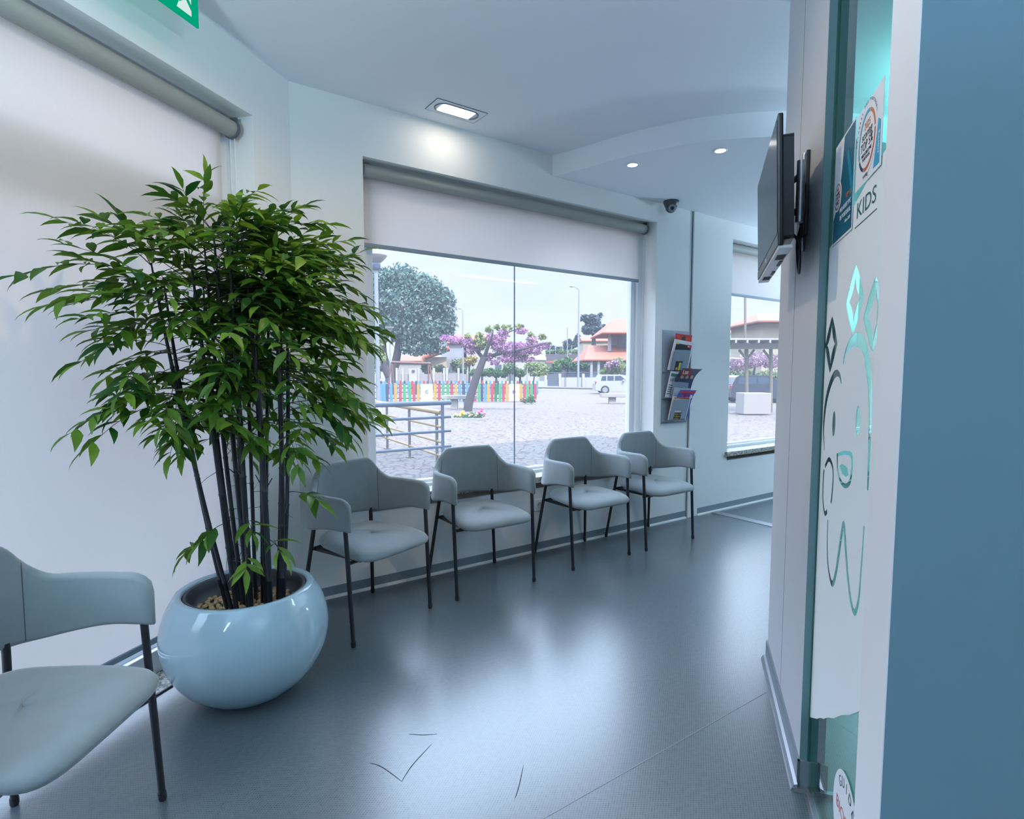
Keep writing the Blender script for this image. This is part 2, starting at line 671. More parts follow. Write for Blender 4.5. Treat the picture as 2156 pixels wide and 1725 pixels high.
# floor
fl = MB()
fl.prism([(0.79, YW + 0.05), (FAR_X, YW + 0.05), (FAR_X, BACK_Y), (lw_end.x, BACK_Y), (lw_end.x, lw_end.y)], -0.12, 0.0)
floor = struct(fl.build('floor', M_floor))
sm = MB()
sm.box(-2.4, 1.187, 0.0, 6.5, 1.1905, 0.0006)
sm.build('floor_seam', mat('pale_weld_seam', rgb(128, 132, 136), 0.4), floor, label='pale welded seam line')
for pts in ([(846, 1646), (868, 1612), (909, 1567)], [(779, 1607), (805, 1616), (846, 1646)], [(1084, 1682), (1093, 1655), (1102, 1612)], [(861, 1546), (890, 1548), (921, 1546)]):
    q = []
    for a, b in pts:
        d = P(a, b, 1.0) - Vector((0, 0, CAM_H))
        q.append(Vector((0, 0, CAM_H)) + d * (-CAM_H / d.z))
    k = smooth_path([(p.x, p.y, 0) for p in q], 4)
    s = MB()
    rb = ribbon([(p.x, p.y) for p in k], [0.0025 * sin(pi * (i + 0.6) / len(k)) + 0.0006 for i in range(len(k))])
    n = len(k)
    s.add([(x, y, 0.0005) for x, y in rb], [(i, i + 1, 2 * n - 2 - i, 2 * n - 1 - i) for i in range(n - 1)])
    s.build('scuff_mark', mat('black_scuff', rgb(30, 36, 44), 0.6), floor, label='dark scuff scratch')

# window wall
T = 0.30
WIN = [(1.177, 3.575), (4.578, 6.05), (6.98, 8.9)]
SILL, WTOP = 0.447, 2.437
wb = MB()
oc = ((YW + T) * cos(A2) - (DL + T)) / sin(A2)
wb.prism([(0.79, YW), (oc, YW + T), (WIN[0][0], YW + T), (WIN[0][0], YW)], 0, CEIL + 0.25)
edges = [WIN[0][1], WIN[1][0], WIN[1][1], WIN[2][0], WIN[2][1], FAR_X]
for i in (0, 2, 4):
    wb.box(edges[i], YW, 0, edges[i + 1], YW + T, CEIL + 0.25)
for a, b in WIN:
    wb.box(a, YW, 0, b, YW + T, SILL)
    wb.box(a, YW, WTOP, b, YW + T, CEIL + 0.25)
wall_window = struct(wb.build('wall_back', M_wall))
# flat cover panel between the two windows
pl_ = MB()
pl_.box(4.015, YW - 0.016, 0.0, 4.145, YW, SOFF)
pl_.build('wall_cover_panel', M_wall, wall_window, bevel=0.002)
pg = MB()
pg.box(4.007, YW - 0.004, 0.0, 4.015, YW, SOFF)
pg.build('shadow_gap', M_dark, wall_window, label='dark narrow shadow gap')

# left wall with the tall recess
LW0, LW1, LTOP = -1.30, 2.318, 2.443
lb = MB()
Lw = lambda u, d: tuple((V2 * u + N2 * (DL + d))[:2])
cu_ = corner.dot(V2)
lb.prism([Lw(LW1, 0), Lw(cu_, 0), (oc, YW + T), Lw(LW1, T)], 0, CEIL + 0.25)
lb.prism([Lw(LW0, 0), Lw(LW1, 0), Lw(LW1, T), Lw(LW0, T)], LTOP, CEIL + 0.25)
lb.prism([Lw(cu_ - 6.4, 0), Lw(LW0, 0), Lw(LW0, T), Lw(cu_ - 6.4, T)], 0, CEIL + 0.25)
wall_left = struct(lb.build('wall_left', M_wall))

# remaining shell
o_ = MB()
o_.box(FAR_X, BACK_Y, 0, FAR_X + 0.2, YW + T, CEIL + 0.25)
struct(o_.build('wall_right', M_wall))
o_ = MB()
o_.box(lw_end.x - 0.2, BACK_Y - 0.2, 0, FAR_X + 0.2, BACK_Y, CEIL + 0.25)
o_.box(lw_end.x - 0.2, BACK_Y, 0, lw_end.x, lw_end.y + 0.15, CEIL + 0.25)
struct(o_.build('wall_front', M_wall))
o_ = MB()
o_.prism([(0.79, YW), (FAR_X, YW), (FAR_X, BACK_Y), (lw_end.x, BACK_Y), (lw_end.x, lw_end.y)], CEIL, CEIL + 0.2)
ceiling = struct(o_.build('ceiling', M_ceil))
# lowered soffit with its curved fascia
arc = [(2.515, YW), (2.534, 3.07), (2.585, 2.905), (2.633, 2.722), (2.683, 2.548), (2.746, 2.394), (2.813, 2.253), (2.894, 2.131), (2.989, 2.024),
       (3.126, 1.897), (3.30, 1.77), (3.52, 1.65), (3.80, 1.55), (4.15, 1.49), (4.6, 1.47)]
arc = [(p.x, p.y) for p in smooth_path([(a, b, 0) for a, b in arc], 5)]
o_ = MB()
o_.prism(arc + [(FAR_X, 1.47), (FAR_X, YW)], SOFF, CEIL, smooth=False)
soff = struct(o_.build('ceiling_soffit', M_ceil))

# building above (throws the shade on the pavement), footprint of the outer walls
o_ = MB()
o_.prism([(oc, YW + T), (FAR_X + 0.2, YW + T), (FAR_X + 0.2, BACK_Y - 0.2), (lw_end.x - 0.2, BACK_Y - 0.2), (lw_end.x - 0.2, lw_end.y + 0.3)], CEIL + 0.25, 11.0)
struct(o_.build('wall_upper_storeys', M_wall))

# skirtings
def skirting(name, M, u0, u1, y0, pale=True):
    b = MB()
    b.box(u0, y0 - 0.006, 0.0, u1, y0, 0.062, M)
    s = struct(b.build(name, M_base))
    if pale:
        c = MB()
        c.prism([(y0 - 0.006, 0.0), (y0 - 0.022, 0.0), (y0 - 0.020, 0.006), (y0 - 0.012, 0.012), (y0 - 0.006, 0.013)], u0, u1,
                M @ Matrix(((0, 0, 1, 0), (1, 0, 0, 0), (0, 1, 0, 0), (0, 0, 0, 1))))
        c.build('cove_strip', M_strip, s, label='pale cove strip along the floor')
    return s
I4 = Matrix.Identity(4)
skirting('baseboard_back', I4, 0.80, 3.996, YW)
skirting('baseboard_back', I4, 4.150, FAR_X, YW)
skirting('baseboard_left', F_LEFT, LW1, cu_ - 0.005, DL)

# grey panel wall on the right that carries the television, a thin slab
g = MB()
g.box(1.828, 0.325, 0.0, 2.62, 0.392, CEIL, F_RIGHT)
M_panel_end = mat('shaded_panel_edge', rgb(96, 128, 132), 0.5)  # panel end in shadow: the shade is put into this colour
wall_panel = struct(g.build('wall_right_panel', M_panel))
g = MB()
g.box(2.235, 0.3244, 0.07, 2.2375, 0.326, CEIL, F_RIGHT)
g.build('panel_joint', M_dark, wall_panel, label='fine vertical joint line')
g = MB()
g.box(1.822, 0.325, 0.0, 1.828, 0.392, CEIL, F_RIGHT)
g.build('panel_edge', M_panel_end, wall_panel, label='narrow edge coloured dark teal for shade')
g = MB()
g.box(1.812, 0.318, 0.0, 2.626, 0.325, 0.088, F_RIGHT)
g.box(1.812, 0.318, 0.0, 1.822, 0.40, 0.088, F_RIGHT)
bb = struct(g.build('baseboard_right', M_base))
g = MB()
g.prism([(0.318, 0), (0.300, 0), (0.302, 0.010), (0.309, 0.019), (0.318, 0.022)], 1.800, 2.626,
        F_RIGHT @ Matrix(((0, 0, 1, 0), (1, 0, 0, 0), (0, 1, 0, 0), (0, 0, 0, 1))))
g.box(1.796, 0.302, 0.0, 1.812, 0.45, 0.012, F_RIGHT)
g.build('edge_profile', M_alu, bb, label='shiny metal edge profile')

# partition that ends in the white strip beside the glass
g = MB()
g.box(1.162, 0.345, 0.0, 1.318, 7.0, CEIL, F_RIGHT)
M_part = mat('blue_grey_partition', rgb(100, 128, 140), 0.7, bump=0.05, bscale=180)  # whole partition blue-grey, darker than its white end strip
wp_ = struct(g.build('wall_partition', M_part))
g = MB()
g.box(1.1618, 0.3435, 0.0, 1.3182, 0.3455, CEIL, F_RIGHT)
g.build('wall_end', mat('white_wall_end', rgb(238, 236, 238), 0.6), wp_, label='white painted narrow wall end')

# door strip across the floor
g = MB()
g.box(4.335, 2.0, 0.0, 4.425, YW - 0.022, 0.004)
tag(g.build('threshold_strip', M_alu), 'flat metal threshold strip across the floor before the far window', 'threshold')

# ================================================================== windows
def window(name, M, u0, u1, z0, z1, y, sill=True, joint=None, thick=0.06, bottom=0.07):
    """M maps (along, out, up); y: inner wall face."""
    w = struct(empty(name, I4))
    f0, f1 = y + 0.135, y + 0.205
    b = MB()
    pw = 0.065
    b.box(u0, f0, z0, u0 + pw, f1, z1, M)
    b.box(u1 - pw, f0, z0, u1, f1, z1, M)
    b.box(u0 + pw, f0, z1 - pw, u1 - pw, f1, z1, M)
    b.box(u0 + pw, f0, z0, u1 - pw, f1, z0 + bottom, M)
    # inner step of the profile
    s = 0.045
    b.box(u0 + pw, f0 + 0.025, z0 + bottom, u0 + pw + s, f1, z1 - pw, M)
    b.box(u1 - pw - s, f0 + 0.025, z0 + bottom, u1 - pw, f1, z1 - pw, M)
    b.box(u0 + pw + s, f0 + 0.025, z0 + bottom, u1 - pw - s, f1, z0 + bottom + 0.018, M)
    b.build('window_frame', M_frame, w, bevel=0.003)
    p = MB()
    p.box(u0 + pw + 0.02, f0 + 0.045, z0 + bottom - 0.01, u1 - pw - 0.02, f0 + 0.049, z1 - pw, M)
    p.build('glass_pane', M_glass, w)
    if joint:
        j = MB()
        j.box(joint - 0.003, f0 + 0.043, z0 + bottom, joint + 0.003, f0 + 0.051, z1 - pw, M)
        j.build('glass_joint', mat('grey_silicone', rgb(92, 104, 120), 0.5), w, label='thin dark silicone joint')
    if sill:
        s_ = MB()
        s_.box(u0 - 0.035, y - 0.03, z0, u1 + 0.06, y - 0.0005, z0 + 0.042, M)
        s_.box(u0 + 0.001, y - 0.0005, z0, u1 - 0.001, y + T + 0.04, z0 + 0.042, M)
        s_.build('window_sill', M_granite, w, bevel=0.003, label='speckled granite sill')
    return w
window('window_1', I4, WIN[0][0], WIN[0][1], SILL + 0.042, WTOP, YW, joint=2.325, bottom=0.062)
window('window_2', I4, WIN[1][0], WIN[1][1], SILL + 0.042, WTOP, YW)
window('window_3', I4, WIN[2][0], WIN[2][1], SILL + 0.042, WTOP, YW)
w4 = window('window_4', F_LEFT, LW0, LW1, 0.0, LTOP, DL, sill=False, bottom=0.10)
b = MB()
b.box(LW0, DL + 0.20, 1.90, LW1, DL + 0.24, 2.10, F_LEFT)
b.build('transom', M_dark, w4, label='dark transom beam behind the blind')
# the openings' sills sit in the wall: granite threshold of the tall recess
g = MB()
g.box(LW0 + 0.002, DL - 0.002, 0.0005, LW1 - 0.002, DL + 0.134, 0.006, F_LEFT)
struct(g.build('trim_1', granite('threshold_granite', rgb(176, 176, 170), rgb(84, 84, 80), 110)))
g = MB()
g.box(LW0, DL - 0.010, 0.0005, LW1, DL - 0.002, 0.006, F_LEFT)
struct(g.build('trim_2', mat('dark_threshold_edge', rgb(50, 54, 56), 0.5)))

# ------------------------------------------------------------------ roller blinds
M_tube = mat('grey_blind_tube', rgb(150, 152, 146), 0.6, bump=0.2, bscale=260)
M_rail = mat('grey_bottom_rail', rgb(134, 146, 158), 0.45)
M_brk = mat('dark_grey_bracket', rgb(84, 96, 104), 0.5)
def blind(M, u0, u1, y, zc, r, zbot, label, chain=True):
    t = thing('roller_blind', M @ Matrix.Translation((u0, y, zc)), label, 'blind')
    Mi = Matrix.Translation((-u0, -y, -zc))
    b = MB()
    b.tube([(u0 + 0.01, y, zc), (u1, y, zc)], r, 28, Mi)
    b.build('roller_tube', M_tube, t)
    b = MB()
    yf = y + r - 0.002
    b.box(u0 + 0.012, yf - 0.0005, zbot, u1 - 0.028, yf + 0.0005, zc, Mi)
    b.build('blind_fabric', M_blind, t)
    b = MB()
    b.box(u0 + 0.012, yf - 0.007, zbot - 0.024, u1 - 0.022, yf + 0.007, zbot, Mi)
    b.build('bottom_rail', M_rail, t, bevel=0.003)
    for ue, s in ((u1, 1), (u0 + 0.01, -1)):
        b = MB()
        b.tube([(ue, y, zc), (ue + s * 0.012, y, zc)], r + 0.006, 28, Mi)
        b.box(min(ue, ue + s * 0.014), y - 0.03, zc, max(ue, ue + s * 0.014), y + 0.03, zc + r + 0.012, Mi)
        b.build('bracket', M_brk, t, bevel=0.002)
    if chain:
        b = MB()
        for dy in (-0.012, 0.012):
            b.tube([(u1 + 0.008, y + dy, zc - r), (u1 + 0.008, y + dy, zc - 1.55)], 0.0018, 6, Mi)
        b.build('pull_chain', M_white_plastic, t)
    return t
blind(I4, WIN[0][0] + 0.012, 3.507, YW + 0.07, 2.386, 0.036, 1.995, 'cream roller blind half lowered over the large window behind the chairs')
blind(I4, WIN[1][0] + 0.012, WIN[1][1] - 0.03, YW + 0.07, 2.386, 0.036, 1.985, 'cream roller blind half lowered over the narrow far window')
blind(F_LEFT, 0.98, 2.272, DL + 0.085, 2.375, 0.038, 0.165, 'tall cream roller blind drawn down behind the bamboo plant')
blind(F_LEFT, LW0 + 0.012, 0.945, DL + 0.085, 2.375, 0.038, 2.10, 'added unseen cream roller blind, rolled up in the near half of the left recess')  # added out of view, rolled up so more daylight enters

# ================================================================== green partition glass and what is stuck on it
g = MB()
gl = thing('glass_partition', Matrix.Translation(V3 * 1.57 + N3 * 0.358), 'green tinted glass partition between the grey panel and white strip', 'partition')
# local shapes given in room coordinates, moved under the thing
def under(o, parent):
    o.parent = parent
    o.matrix_parent_inverse = parent.matrix_world.inverted()
    return o
g.box(1.300, 0.3485, 0.012, 1.828, 0.3545, CEIL, F_RIGHT)
bpy.context.view_layer.update()
under(g.build('glass_pane', M_gglass), gl)
g = MB()
g.box(1.100, 0.3425, 0.0, 1.800, 0.3485, 0.016, F_RIGHT)
g.box(1.100, 0.3545, 0.0, 1.800, 0.3605, 0.016, F_RIGHT)
g.box(1.100, 0.3485, 0.0, 1.828, 0.3545, 0.012, F_RIGHT)
under(g.build('floor_channel', M_alu), gl)
g = MB()
g.box(1.816, 0.3445, 0.09, 1.8225, 0.3485, CEIL, F_RIGHT)
under(g.build('edge_gasket', mat('green_gasket', rgb(28, 84, 70), 0.4)), gl)

GF = F_GLASS(0.3480)
fl_bottom = [(1.858, 0.205), (1.80, 0.236), (1.76, 0.258), (1.722, 0.284), (1.68, 0.306), (1.638, 0.335), (1.57, 0.374), (1.504, 0.421), (1.43, 0.466), (1.368, 0.51), (1.352, 0.522)]
outer = [(-a, z) for a, z in fl_bottom] + [(-1.352, 1.70), (-1.42, 1.69), (-1.60, 1.65), (-1.858, 1.60)]
def sp(pts, n=5):
    return [(-p.x, p.y) for p in smooth_path([(a, z, 0) for a, z in pts], n)]
def star(c, z, rx, rz, k):
    def fig(px, sc):
        r = []
        for q in range(64):
            t = 2 * pi * q / 64
            cc, s_ = cos(t), sin(t)
            r.append((-c + rx * sc * abs(cc) ** px * (1 if cc >= 0 else -1), z + rz * sc * abs(s_) ** px * (1 if s_ >= 0 else -1)))
        return r
    return [fig(1.75, 1.0), fig(2.9, k)]
loops = [outer]
loops += star(1.551, 1.422, 0.080, 0.082, 0.66)
loops += star(1.779, 1.327, 0.074, 0.078, 0.66)
s3 = star(1.385, 1.372, 0.080, 0.078, 0.70)
loops += [[(min(x, -1.357), z) for x, z in s3[0]], [(min(x, -1.364), z) for x, z in s3[1]]]
head1 = sp([(1.806, 1.03), (1.828, 1.08), (1.828, 1.12), (1.812, 1.168), (1.772, 1.215), (1.72, 1.245), (1.672, 1.246), (1.640, 1.222)])
head2 = sp([(1.632, 1.272), (1.606, 1.303), (1.562, 1.322), (1.502, 1.326), (1.445, 1.305), (1.405, 1.250), (1.385, 1.20), (1.375, 1.12), (1.372, 1.0)])
loops.append(ribbon(head1, [0.006 + 0.020 * sin(pi * i / (len(head1) - 1)) for i in range(len(head1))]))
loops.append(ribbon(head2, [0.010 + 0.024 * sin(pi * i / (len(head2) - 1)) for i in range(len(head2))]))
arm = sp([(1.79, 0.985), (1.748, 1.012), (1.708, 1.004), (1.690, 0.985), (1.688, 0.955), (1.692, 0.925), (1.700, 0.90)])
loops.append(ribbon(arm, 0.013))
arm2 = sp([(1.802, 0.975), (1.806, 0.93), (1.798, 0.885), (1.770, 0.856), (1.742, 0.868)])
loops.append(ribbon(arm2, 0.014))
roots = sp([(1.728, 0.848), (1.724, 0.79), (1.708, 0.735), (1.672, 0.702), (1.640, 0.700), (1.612, 0.74), (1.590, 0.80), (1.566, 0.868), (1.552, 0.875),
            (1.535, 0.84), (1.500, 0.772), (1.462, 0.722), (1.425, 0.710), (1.400, 0.75), (1.392, 0.82), (1.384, 0.92)])
loops.append(ribbon(roots, [0.008 + 0.012 * sin(pi * i / (len(roots) - 1)) for i in range(len(roots))]))
mouth = sp([(1.660, 1.040), (1.61, 1.052), (1.56, 1.060), (1.505, 1.060), (1.497, 1.02), (1.515, 0.985), (1.559, 0.968), (1.61, 0.972), (1.645, 0.995), (1.660, 1.035)])
loops.append(mouth)
loops.append([(-1.578 + (x + 1.578) * 0.80, 1.016 + (z - 1.016) * 0.76) for x, z in mouth])
loops.append([(-1.625, 1.012), (-1.60, 1.022), (-1.55, 1.022), (-1.53, 1.006), (-1.56, 0.996), (-1.60, 0.998)])
for c, z in ((1.706, 1.114), (1.472, 1.141)):
    loops.append(circle(-c, z, 0.018, 0.034, 20))
M_film = M_frost
film = flat('frosted_film', loops, 0.0004, M_film, None, 0.0005, label='frosted film with a smiling tooth drawing and stars')
film.matrix_world = GF
under(film, gl)
film.matrix_parent_inverse = gl.matrix_world.inverted()
text('film_lettering', 'KIDS', -1.566, 1.612, 0.0012, 0.052, M_letter, film, sx=1.45)
g = MB()
g.box(-1.574, 1.592, 0.0010, -1.40, 1.5945, 0.0014)
g.build('lettering_underline', M_letter, film)

def scoring_emblem(parent, cx, cz, r, z, small=False):
    flat('emblem_disc', [circle(cx, cz, r * 1.15, r * 1.15)], z, M_paper, parent)
    flat('emblem_ring', [arc_band(cx, cz, r * 0.88, r, 75, 205)], z + 0.0006, M_cyan, parent, label='cyan arc')
    flat('emblem_ring', [arc_band(cx, cz, r * 0.88, r, 210, 250)], z + 0.0006, M_navy, parent, label='navy arc')
    flat('emblem_ring', [arc_band(cx, cz, r * 0.88, r, 255, 365)], z + 0.0006, M_rust, parent, label='rust arc')
    flat('emblem_ring', [arc_band(cx, cz, r * 0.88, r, 10, 70)], z + 0.0006, M_orange, parent, label='orange arc')
    text('emblem_lettering', '2025', cx, cz + r * 0.42, z + 0.0006, r * 0.36, M_orange, parent, 'CENTER')
    text('emblem_lettering', 'scoring', cx, cz + r * 0.12, z + 0.0006, r * 0.42, M_ink, parent, 'CENTER')
    text('emblem_lettering', 'TOP 5%', cx, cz - r * 0.24, z + 0.0006, r * 0.42, M_ink, parent, 'CENTER')
    text('emblem_lettering', 'MELHORES PME', cx, cz - r * 0.44, z + 0.0006, r * 0.17, M_ink, parent, 'CENTER')
    text('emblem_lettering', 'PORTUGAL', cx, cz - r * 0.60, z + 0.0006, r * 0.17, M_ink, parent, 'CENTER')

def rect(x0, y0, x1, y1):
    return [(x0, y0), (x1, y0), (x1, y1), (x0, y1)]

# poster A (left, dark teal)
pA = thing('poster', F_GLASS(0.3455), 'dark teal certificate poster with a small round badge on the green glass', 'poster')
xa0, xa1, za0, za1 = -1.806, -1.596, 1.597, 1.862
flat('poster_sheet', [rect(xa0, za0, xa1, za1)], 0, M_paper, pA, 0.0006)
e = 0.006
flat('printed_field', [[(xa0 + e, za0 + e), (xa1 - e, za0 + e), (xa1 - e, za1 - e), (xa0 + 0.10, za1 - e), (xa0 + 0.085, 1.78), (xa0 + 0.055, 1.70), (xa0 + e, 1.665)]], 0.0006, M_teal, pA, label='dark teal field')
flat('printed_band', [[(xa1 - 0.075, 1.80), (xa1 - e, 1.66), (xa1 - e, 1.71), (xa1 - 0.06, 1.81)]], 0.0012, M_tealmid, pA, label='mid teal slanting band')
scoring_emblem(pA, xa0 + 0.052, 1.718, 0.034, 0.0014)
text('poster_lettering', 'TOP 5%', xa1 - 0.018, 1.690, 0.0012, 0.017, M_orange, pA, 'RIGHT')
text('poster_lettering', 'MELHORES PME', xa1 - 0.018, 1.668, 0.0012, 0.0165, M_paper, pA, 'RIGHT')
text('poster_lettering', 'DE PORTUGAL', xa1 - 0.018, 1.648, 0.0012, 0.0165, M_paper, pA, 'RIGHT')
text('poster_lettering', 'Edicao 2025', xa1 - 0.018, 1.630, 0.0012, 0.011, M_paper, pA, 'RIGHT')
# poster B (right, white with the large badge)
pB = thing('poster', F_GLASS(0.3451), 'white square poster with a large cyan and orange ring badge on the glass', 'poster')
xb0, xb1, zb0, zb1 = -1.578, -1.378, 1.676, 1.852
flat('poster_sheet', [rect(xb0, zb0, xb1, zb1)], 0, M_paper, pB, 0.0006)
flat('printed_ribbon', [[(xb1 - 0.055, zb0 + 0.010), (xb1 - 0.012, zb0 + 0.008), (xb1 - 0.012, zb0 + 0.095), (xb1 - 0.030, zb0 + 0.105), (xb1 - 0.040, zb0 + 0.06)]], 0.0006, M_cyan, pB, label='cyan ribbon with lettering')
text('poster_lettering', 'scoring', xb1 - 0.017, zb0 + 0.03, 0.0013, 0.016, M_paper, pB, rot=pi / 2)
scoring_emblem(pB, xb0 + 0.088, 1.766, 0.066, 0.0008)
text('poster_lettering', 'scoring', xb0 + 0.088, 1.687, 0.0020, 0.012, M_navy, pB, 'CENTER')
for i, ch in enumerate('MELHORES PME PORTUGAL'):
    a = radians(170 - i * 7.2)
    text('poster_lettering', ch, xb0 + 0.088 + cos(a) * 0.080, 1.766 + sin(a) * 0.080, 0.0022, 0.009, M_navy, pB, 'CENTER', rot=a - pi / 2)
# round sticker near the floor
st = thing('round_sticker', F_GLASS(0.3455), 'round white sticker with curved dark and red lettering low on the glass', 'sticker')
sx, sz, sr = -1.415, 0.205, 0.116
flat('sticker_disc', [circle(sx, sz, sr)], 0, M_paper, st, 0.0006)
for i, ch in enumerate('GUIDED'):
    a = radians(128 - i * 19)
    text('sticker_lettering', ch, sx + cos(a) * 0.080, sz + sin(a) * 0.080, 0.0006, 0.034, M_ink, st, 'CENTER', rot=a - pi / 2)
text('sticker_lettering', 'BIOFILM', sx, sz - 0.004, 0.0006, 0.040, M_red, st, 'CENTER', sx=1.18)
text('sticker_lettering', 'THERAPY', sx, sz - 0.062, 0.0006, 0.030, M_ink, st, 'CENTER')

# ================================================================== chairs
def chair_parts(root):
    # upholstered band: arm - back - arm, one continuous shell
    xs = [(-0.262, -0.205), (-0.268, -0.12), (-0.268, -0.02), (-0.258, 0.07), (-0.225, 0.135), (-0.165, 0.170), (-0.085, 0.185), (0, 0.188)]
    path = [Vector((a, b, 0)) for a, b in xs] + [Vector((-a, b, 0)) for a, b in xs[-2::-1]]
    path = smooth_path(path, 5)
    L = [0]
    for a, b in zip(path, path[1:]):
        L.append(L[-1] + (b - a).length)
    tot = L[-1]
    def ss(t):
        t = max(0, min(1, t))
        return t * t * (3 - 2 * t)
    th = 0.017
    K = 20
    v, f = [], []
    rings = []
    for i, p in enumerate(path):
        s = L[i]
        m = min(s, tot - s)                      # distance from the nearer front end
        t = (path[min(i + 1, len(path) - 1)] - path[max(i - 1, 0)]).normalized()
        n = Vector((t.y, -t.x, 0))               # outward
        rise = ss((m - 0.265) / 0.175)
        top = 0.682 + 0.118 * rise
        if m < 0.07:                              # rounded upper front corner
            q = 1 - m / 0.07
            top -= 0.052 * (1 - sqrt(max(0, 1 - q * q)))
        bot = 0.530 - 0.035 * ss((m - 0.10) / 0.25) + 0.012 * ss((m - 0.40) / 0.2)
        thk = th * (0.35 + 0.65 * sqrt(min(1, m / 0.02))) if m < 0.02 else th
        lean = 0.045 * ss((m - 0.20) / 0.2)
        ring = []
        for k in range(K):                       # stadium cross-section
            a = 2 * pi * k / K
            ex = cos(a)
            ez = sin(a)
            zz = (top + bot) / 2 + ((top - bot) / 2 - thk) * (1 if ez > 1e-6 else -1 if ez < -1e-6 else 0) * min(1, abs(ez) * 3.0) + ez * thk
            w = ex if abs(ez) > 0.333 else (1 if ex > 0 else -1)
            off = thk * (w if abs(ez) > 0.333 else (1 if ex > 0 else -1))
            if abs(ez) > 0.333:
                e2 = (abs(ez) - 0.333) / 0.667
                off = thk * sqrt(max(0, 1 - e2 * e2)) * (1 if ex > 0 else -1)
                if abs(ex) < 1e-6:
                    off = 0
                zz = (top - thk + e2 * thk) if ez > 0 else (bot + thk - e2 * thk)
            kz = (zz - 0.50) / 0.30
            q = p + n * (off + lean * kz)
            ring.append((q.x, q.y, zz))
        rings.append(ring)
    for r in rings:
        v += r
    n = len(rings)
    for i in range(n - 1):
        for k in range(K):
            k2 = (k + 1) % K
            f.append((i * K + k, i * K + k2, (i + 1) * K + k2, (i + 1) * K + k))
    f.append(tuple(range(K - 1, -1, -1)))
    f.append(tuple(range((n - 1) * K, n * K)))
    b = MB()
    b.add(v, f, True)
    b.build('backrest', M_fabric, root)
    # stitched seams where the arms meet the back
    for sgn in (-1, 1):
        i = min(range(len(path)), key=lambda j: abs(L[j] - (0.345 if sgn < 0 else tot - 0.345)))
        ring = [Vector(q) for q in rings[i]]
        zs = sorted(ring, key=lambda q: q.z)
        inner = [q for q in ring if (q - path[i]).dot(-Vector((path[i].x, path[i].y - 0.02, 0)).normalized()) > -0.02 or True]
        cen = Vector((0, -0.02, 0))
        inn = sorted(ring, key=lambda q: (Vector((q.x, q.y, 0)) - cen).length)[:K // 2]
        inn = sorted(inn, key=lambda q: q.z)
        b = MB()
        b.tube([q + (cen - Vector((q.x, q.y, 0))).normalized() * 0.0006 for q in inn], 0.0011, 6)
        b.build('seam', M_seam, root, label='dark stitched seam')
    # seat cushion
    sv, sf = [], []
    NU = 44
    prof = [(0.0, 0.462), (0.30, 0.462), (0.55, 0.460), (0.75, 0.455), (0.88, 0.446), (0.96, 0.434), (1.0, 0.418), (0.985, 0.402), (0.94, 0.390), (0.86, 0.384), (0.0, 0.382)]
    for r, z in prof:
        for k in range(NU):
            a = 2 * pi * k / NU
            c, s = cos(a), sin(a)
            pw = 2 / 5.2
            x = abs(c) ** pw * (1 if c > 0 else -1)
            y = abs(s) ** pw * (1 if s > 0 else -1)
            hx = 0.243 - 0.050 * (y + 1) / 2
            yy = -0.052 + y * 0.218
            dip = -0.004 * max(0, 1 - (r * 1.3) ** 2) if z > 0.44 else 0
            front = -0.016 * max(0, (-y - 0.3)) if z > 0.40 else 0
            sv.append((x * hx * r, -0.045 + (yy + 0.045) * r, z + dip + front + 0.006 * y))
    for i in range(len(prof) - 1):
        for k in range(NU):
            k2 = (k + 1) % NU
            sf.append((i * NU + k, (i + 1) * NU + k, (i + 1) * NU + k2, i * NU + k2))
    b = MB()
    b.add(sv, sf, True)
    b.build('seat', M_fabric, root)
    # metal frame under the seat
    b = MB()
    for y, w_ in ((-0.165, 0.256), (0.158, 0.196)):
        b.tube([(-w_, y, 0.378), (w_, y, 0.378)], 0.009, 10)
    for x in (-0.17, 0.17):
        b.box(x - 0.012, -0.17, 0.366, x + 0.012, 0.163, 0.380)
    b.build('seat_frame', M_black, root)
    for sx_ in (-1, 1):
        for top, foot in (((0.2655, -0.172, 0.555), (0.260, -0.205, 0.012)), ((0.182, 0.152, 0.515), (0.238, 0.210, 0.012))):
            b = MB()
            a = Vector((sx_ * top[0], top[1], top[2]))
            c = Vector((sx_ * foot[0], foot[1], foot[2]))
            b.tube([a, a.lerp(c, 0.5), c], [0.0105, 0.0105, 0.0095], 14)
            leg = b.build('leg', M_black, root)
            b = MB()
            d = (c - a).normalized()
            b.tube([c - d * 0.012, c + d * 0.005, Vector((c.x, c.y, 0.0)) + Vector((d.x, d.y, 0)) * 0.01], [0.0115, 0.0115, 0.009], 14)
            b.build('foot_cap', M_ink, leg)

def copy_tree(o, parent=None):
    c = o.copy()
    COL.objects.link(c)
    c.parent = parent
    for ch in list(o.children):
        copy_tree(ch, c)
    return c

CH_GROUP = 'grey upholstered armchairs along the windows'
chairs = [
    ((1.015, 2.761, 0), 21.4, 'grey velour armchair turned at an angle, right beside the white planter'),
    ((1.766, 2.872, 0), -1.5, 'grey velour armchair second from the planter, below the window'),
    ((2.592, 2.880, 0), 1.5, 'grey velour armchair third from the planter, x'),
    ((3.277, 2.882, 0), 0.7, 'grey velour armchair furthest from the planter, under the magazine rack'),
    ((-0.251, 1.789, 0), 55.0, 'shadowed grey armchair in the near left corner, cut by the picture edge'),
]
ch_root = None
for i, (loc, ang, lab) in enumerate(chairs):
    if i == 0:
        ch_root = thing('armchair', rotz(loc, ang), lab, 'chair', CH_GROUP)
        chair_parts(ch_root)
    else:
        c = copy_tree(ch_root)
        c.matrix_world = rotz(loc, ang)
        c['label'] = lab
bpy.data.objects['armchair.002']['label'] = 'grey velour armchair third from the planter, just left of the farthest chair'

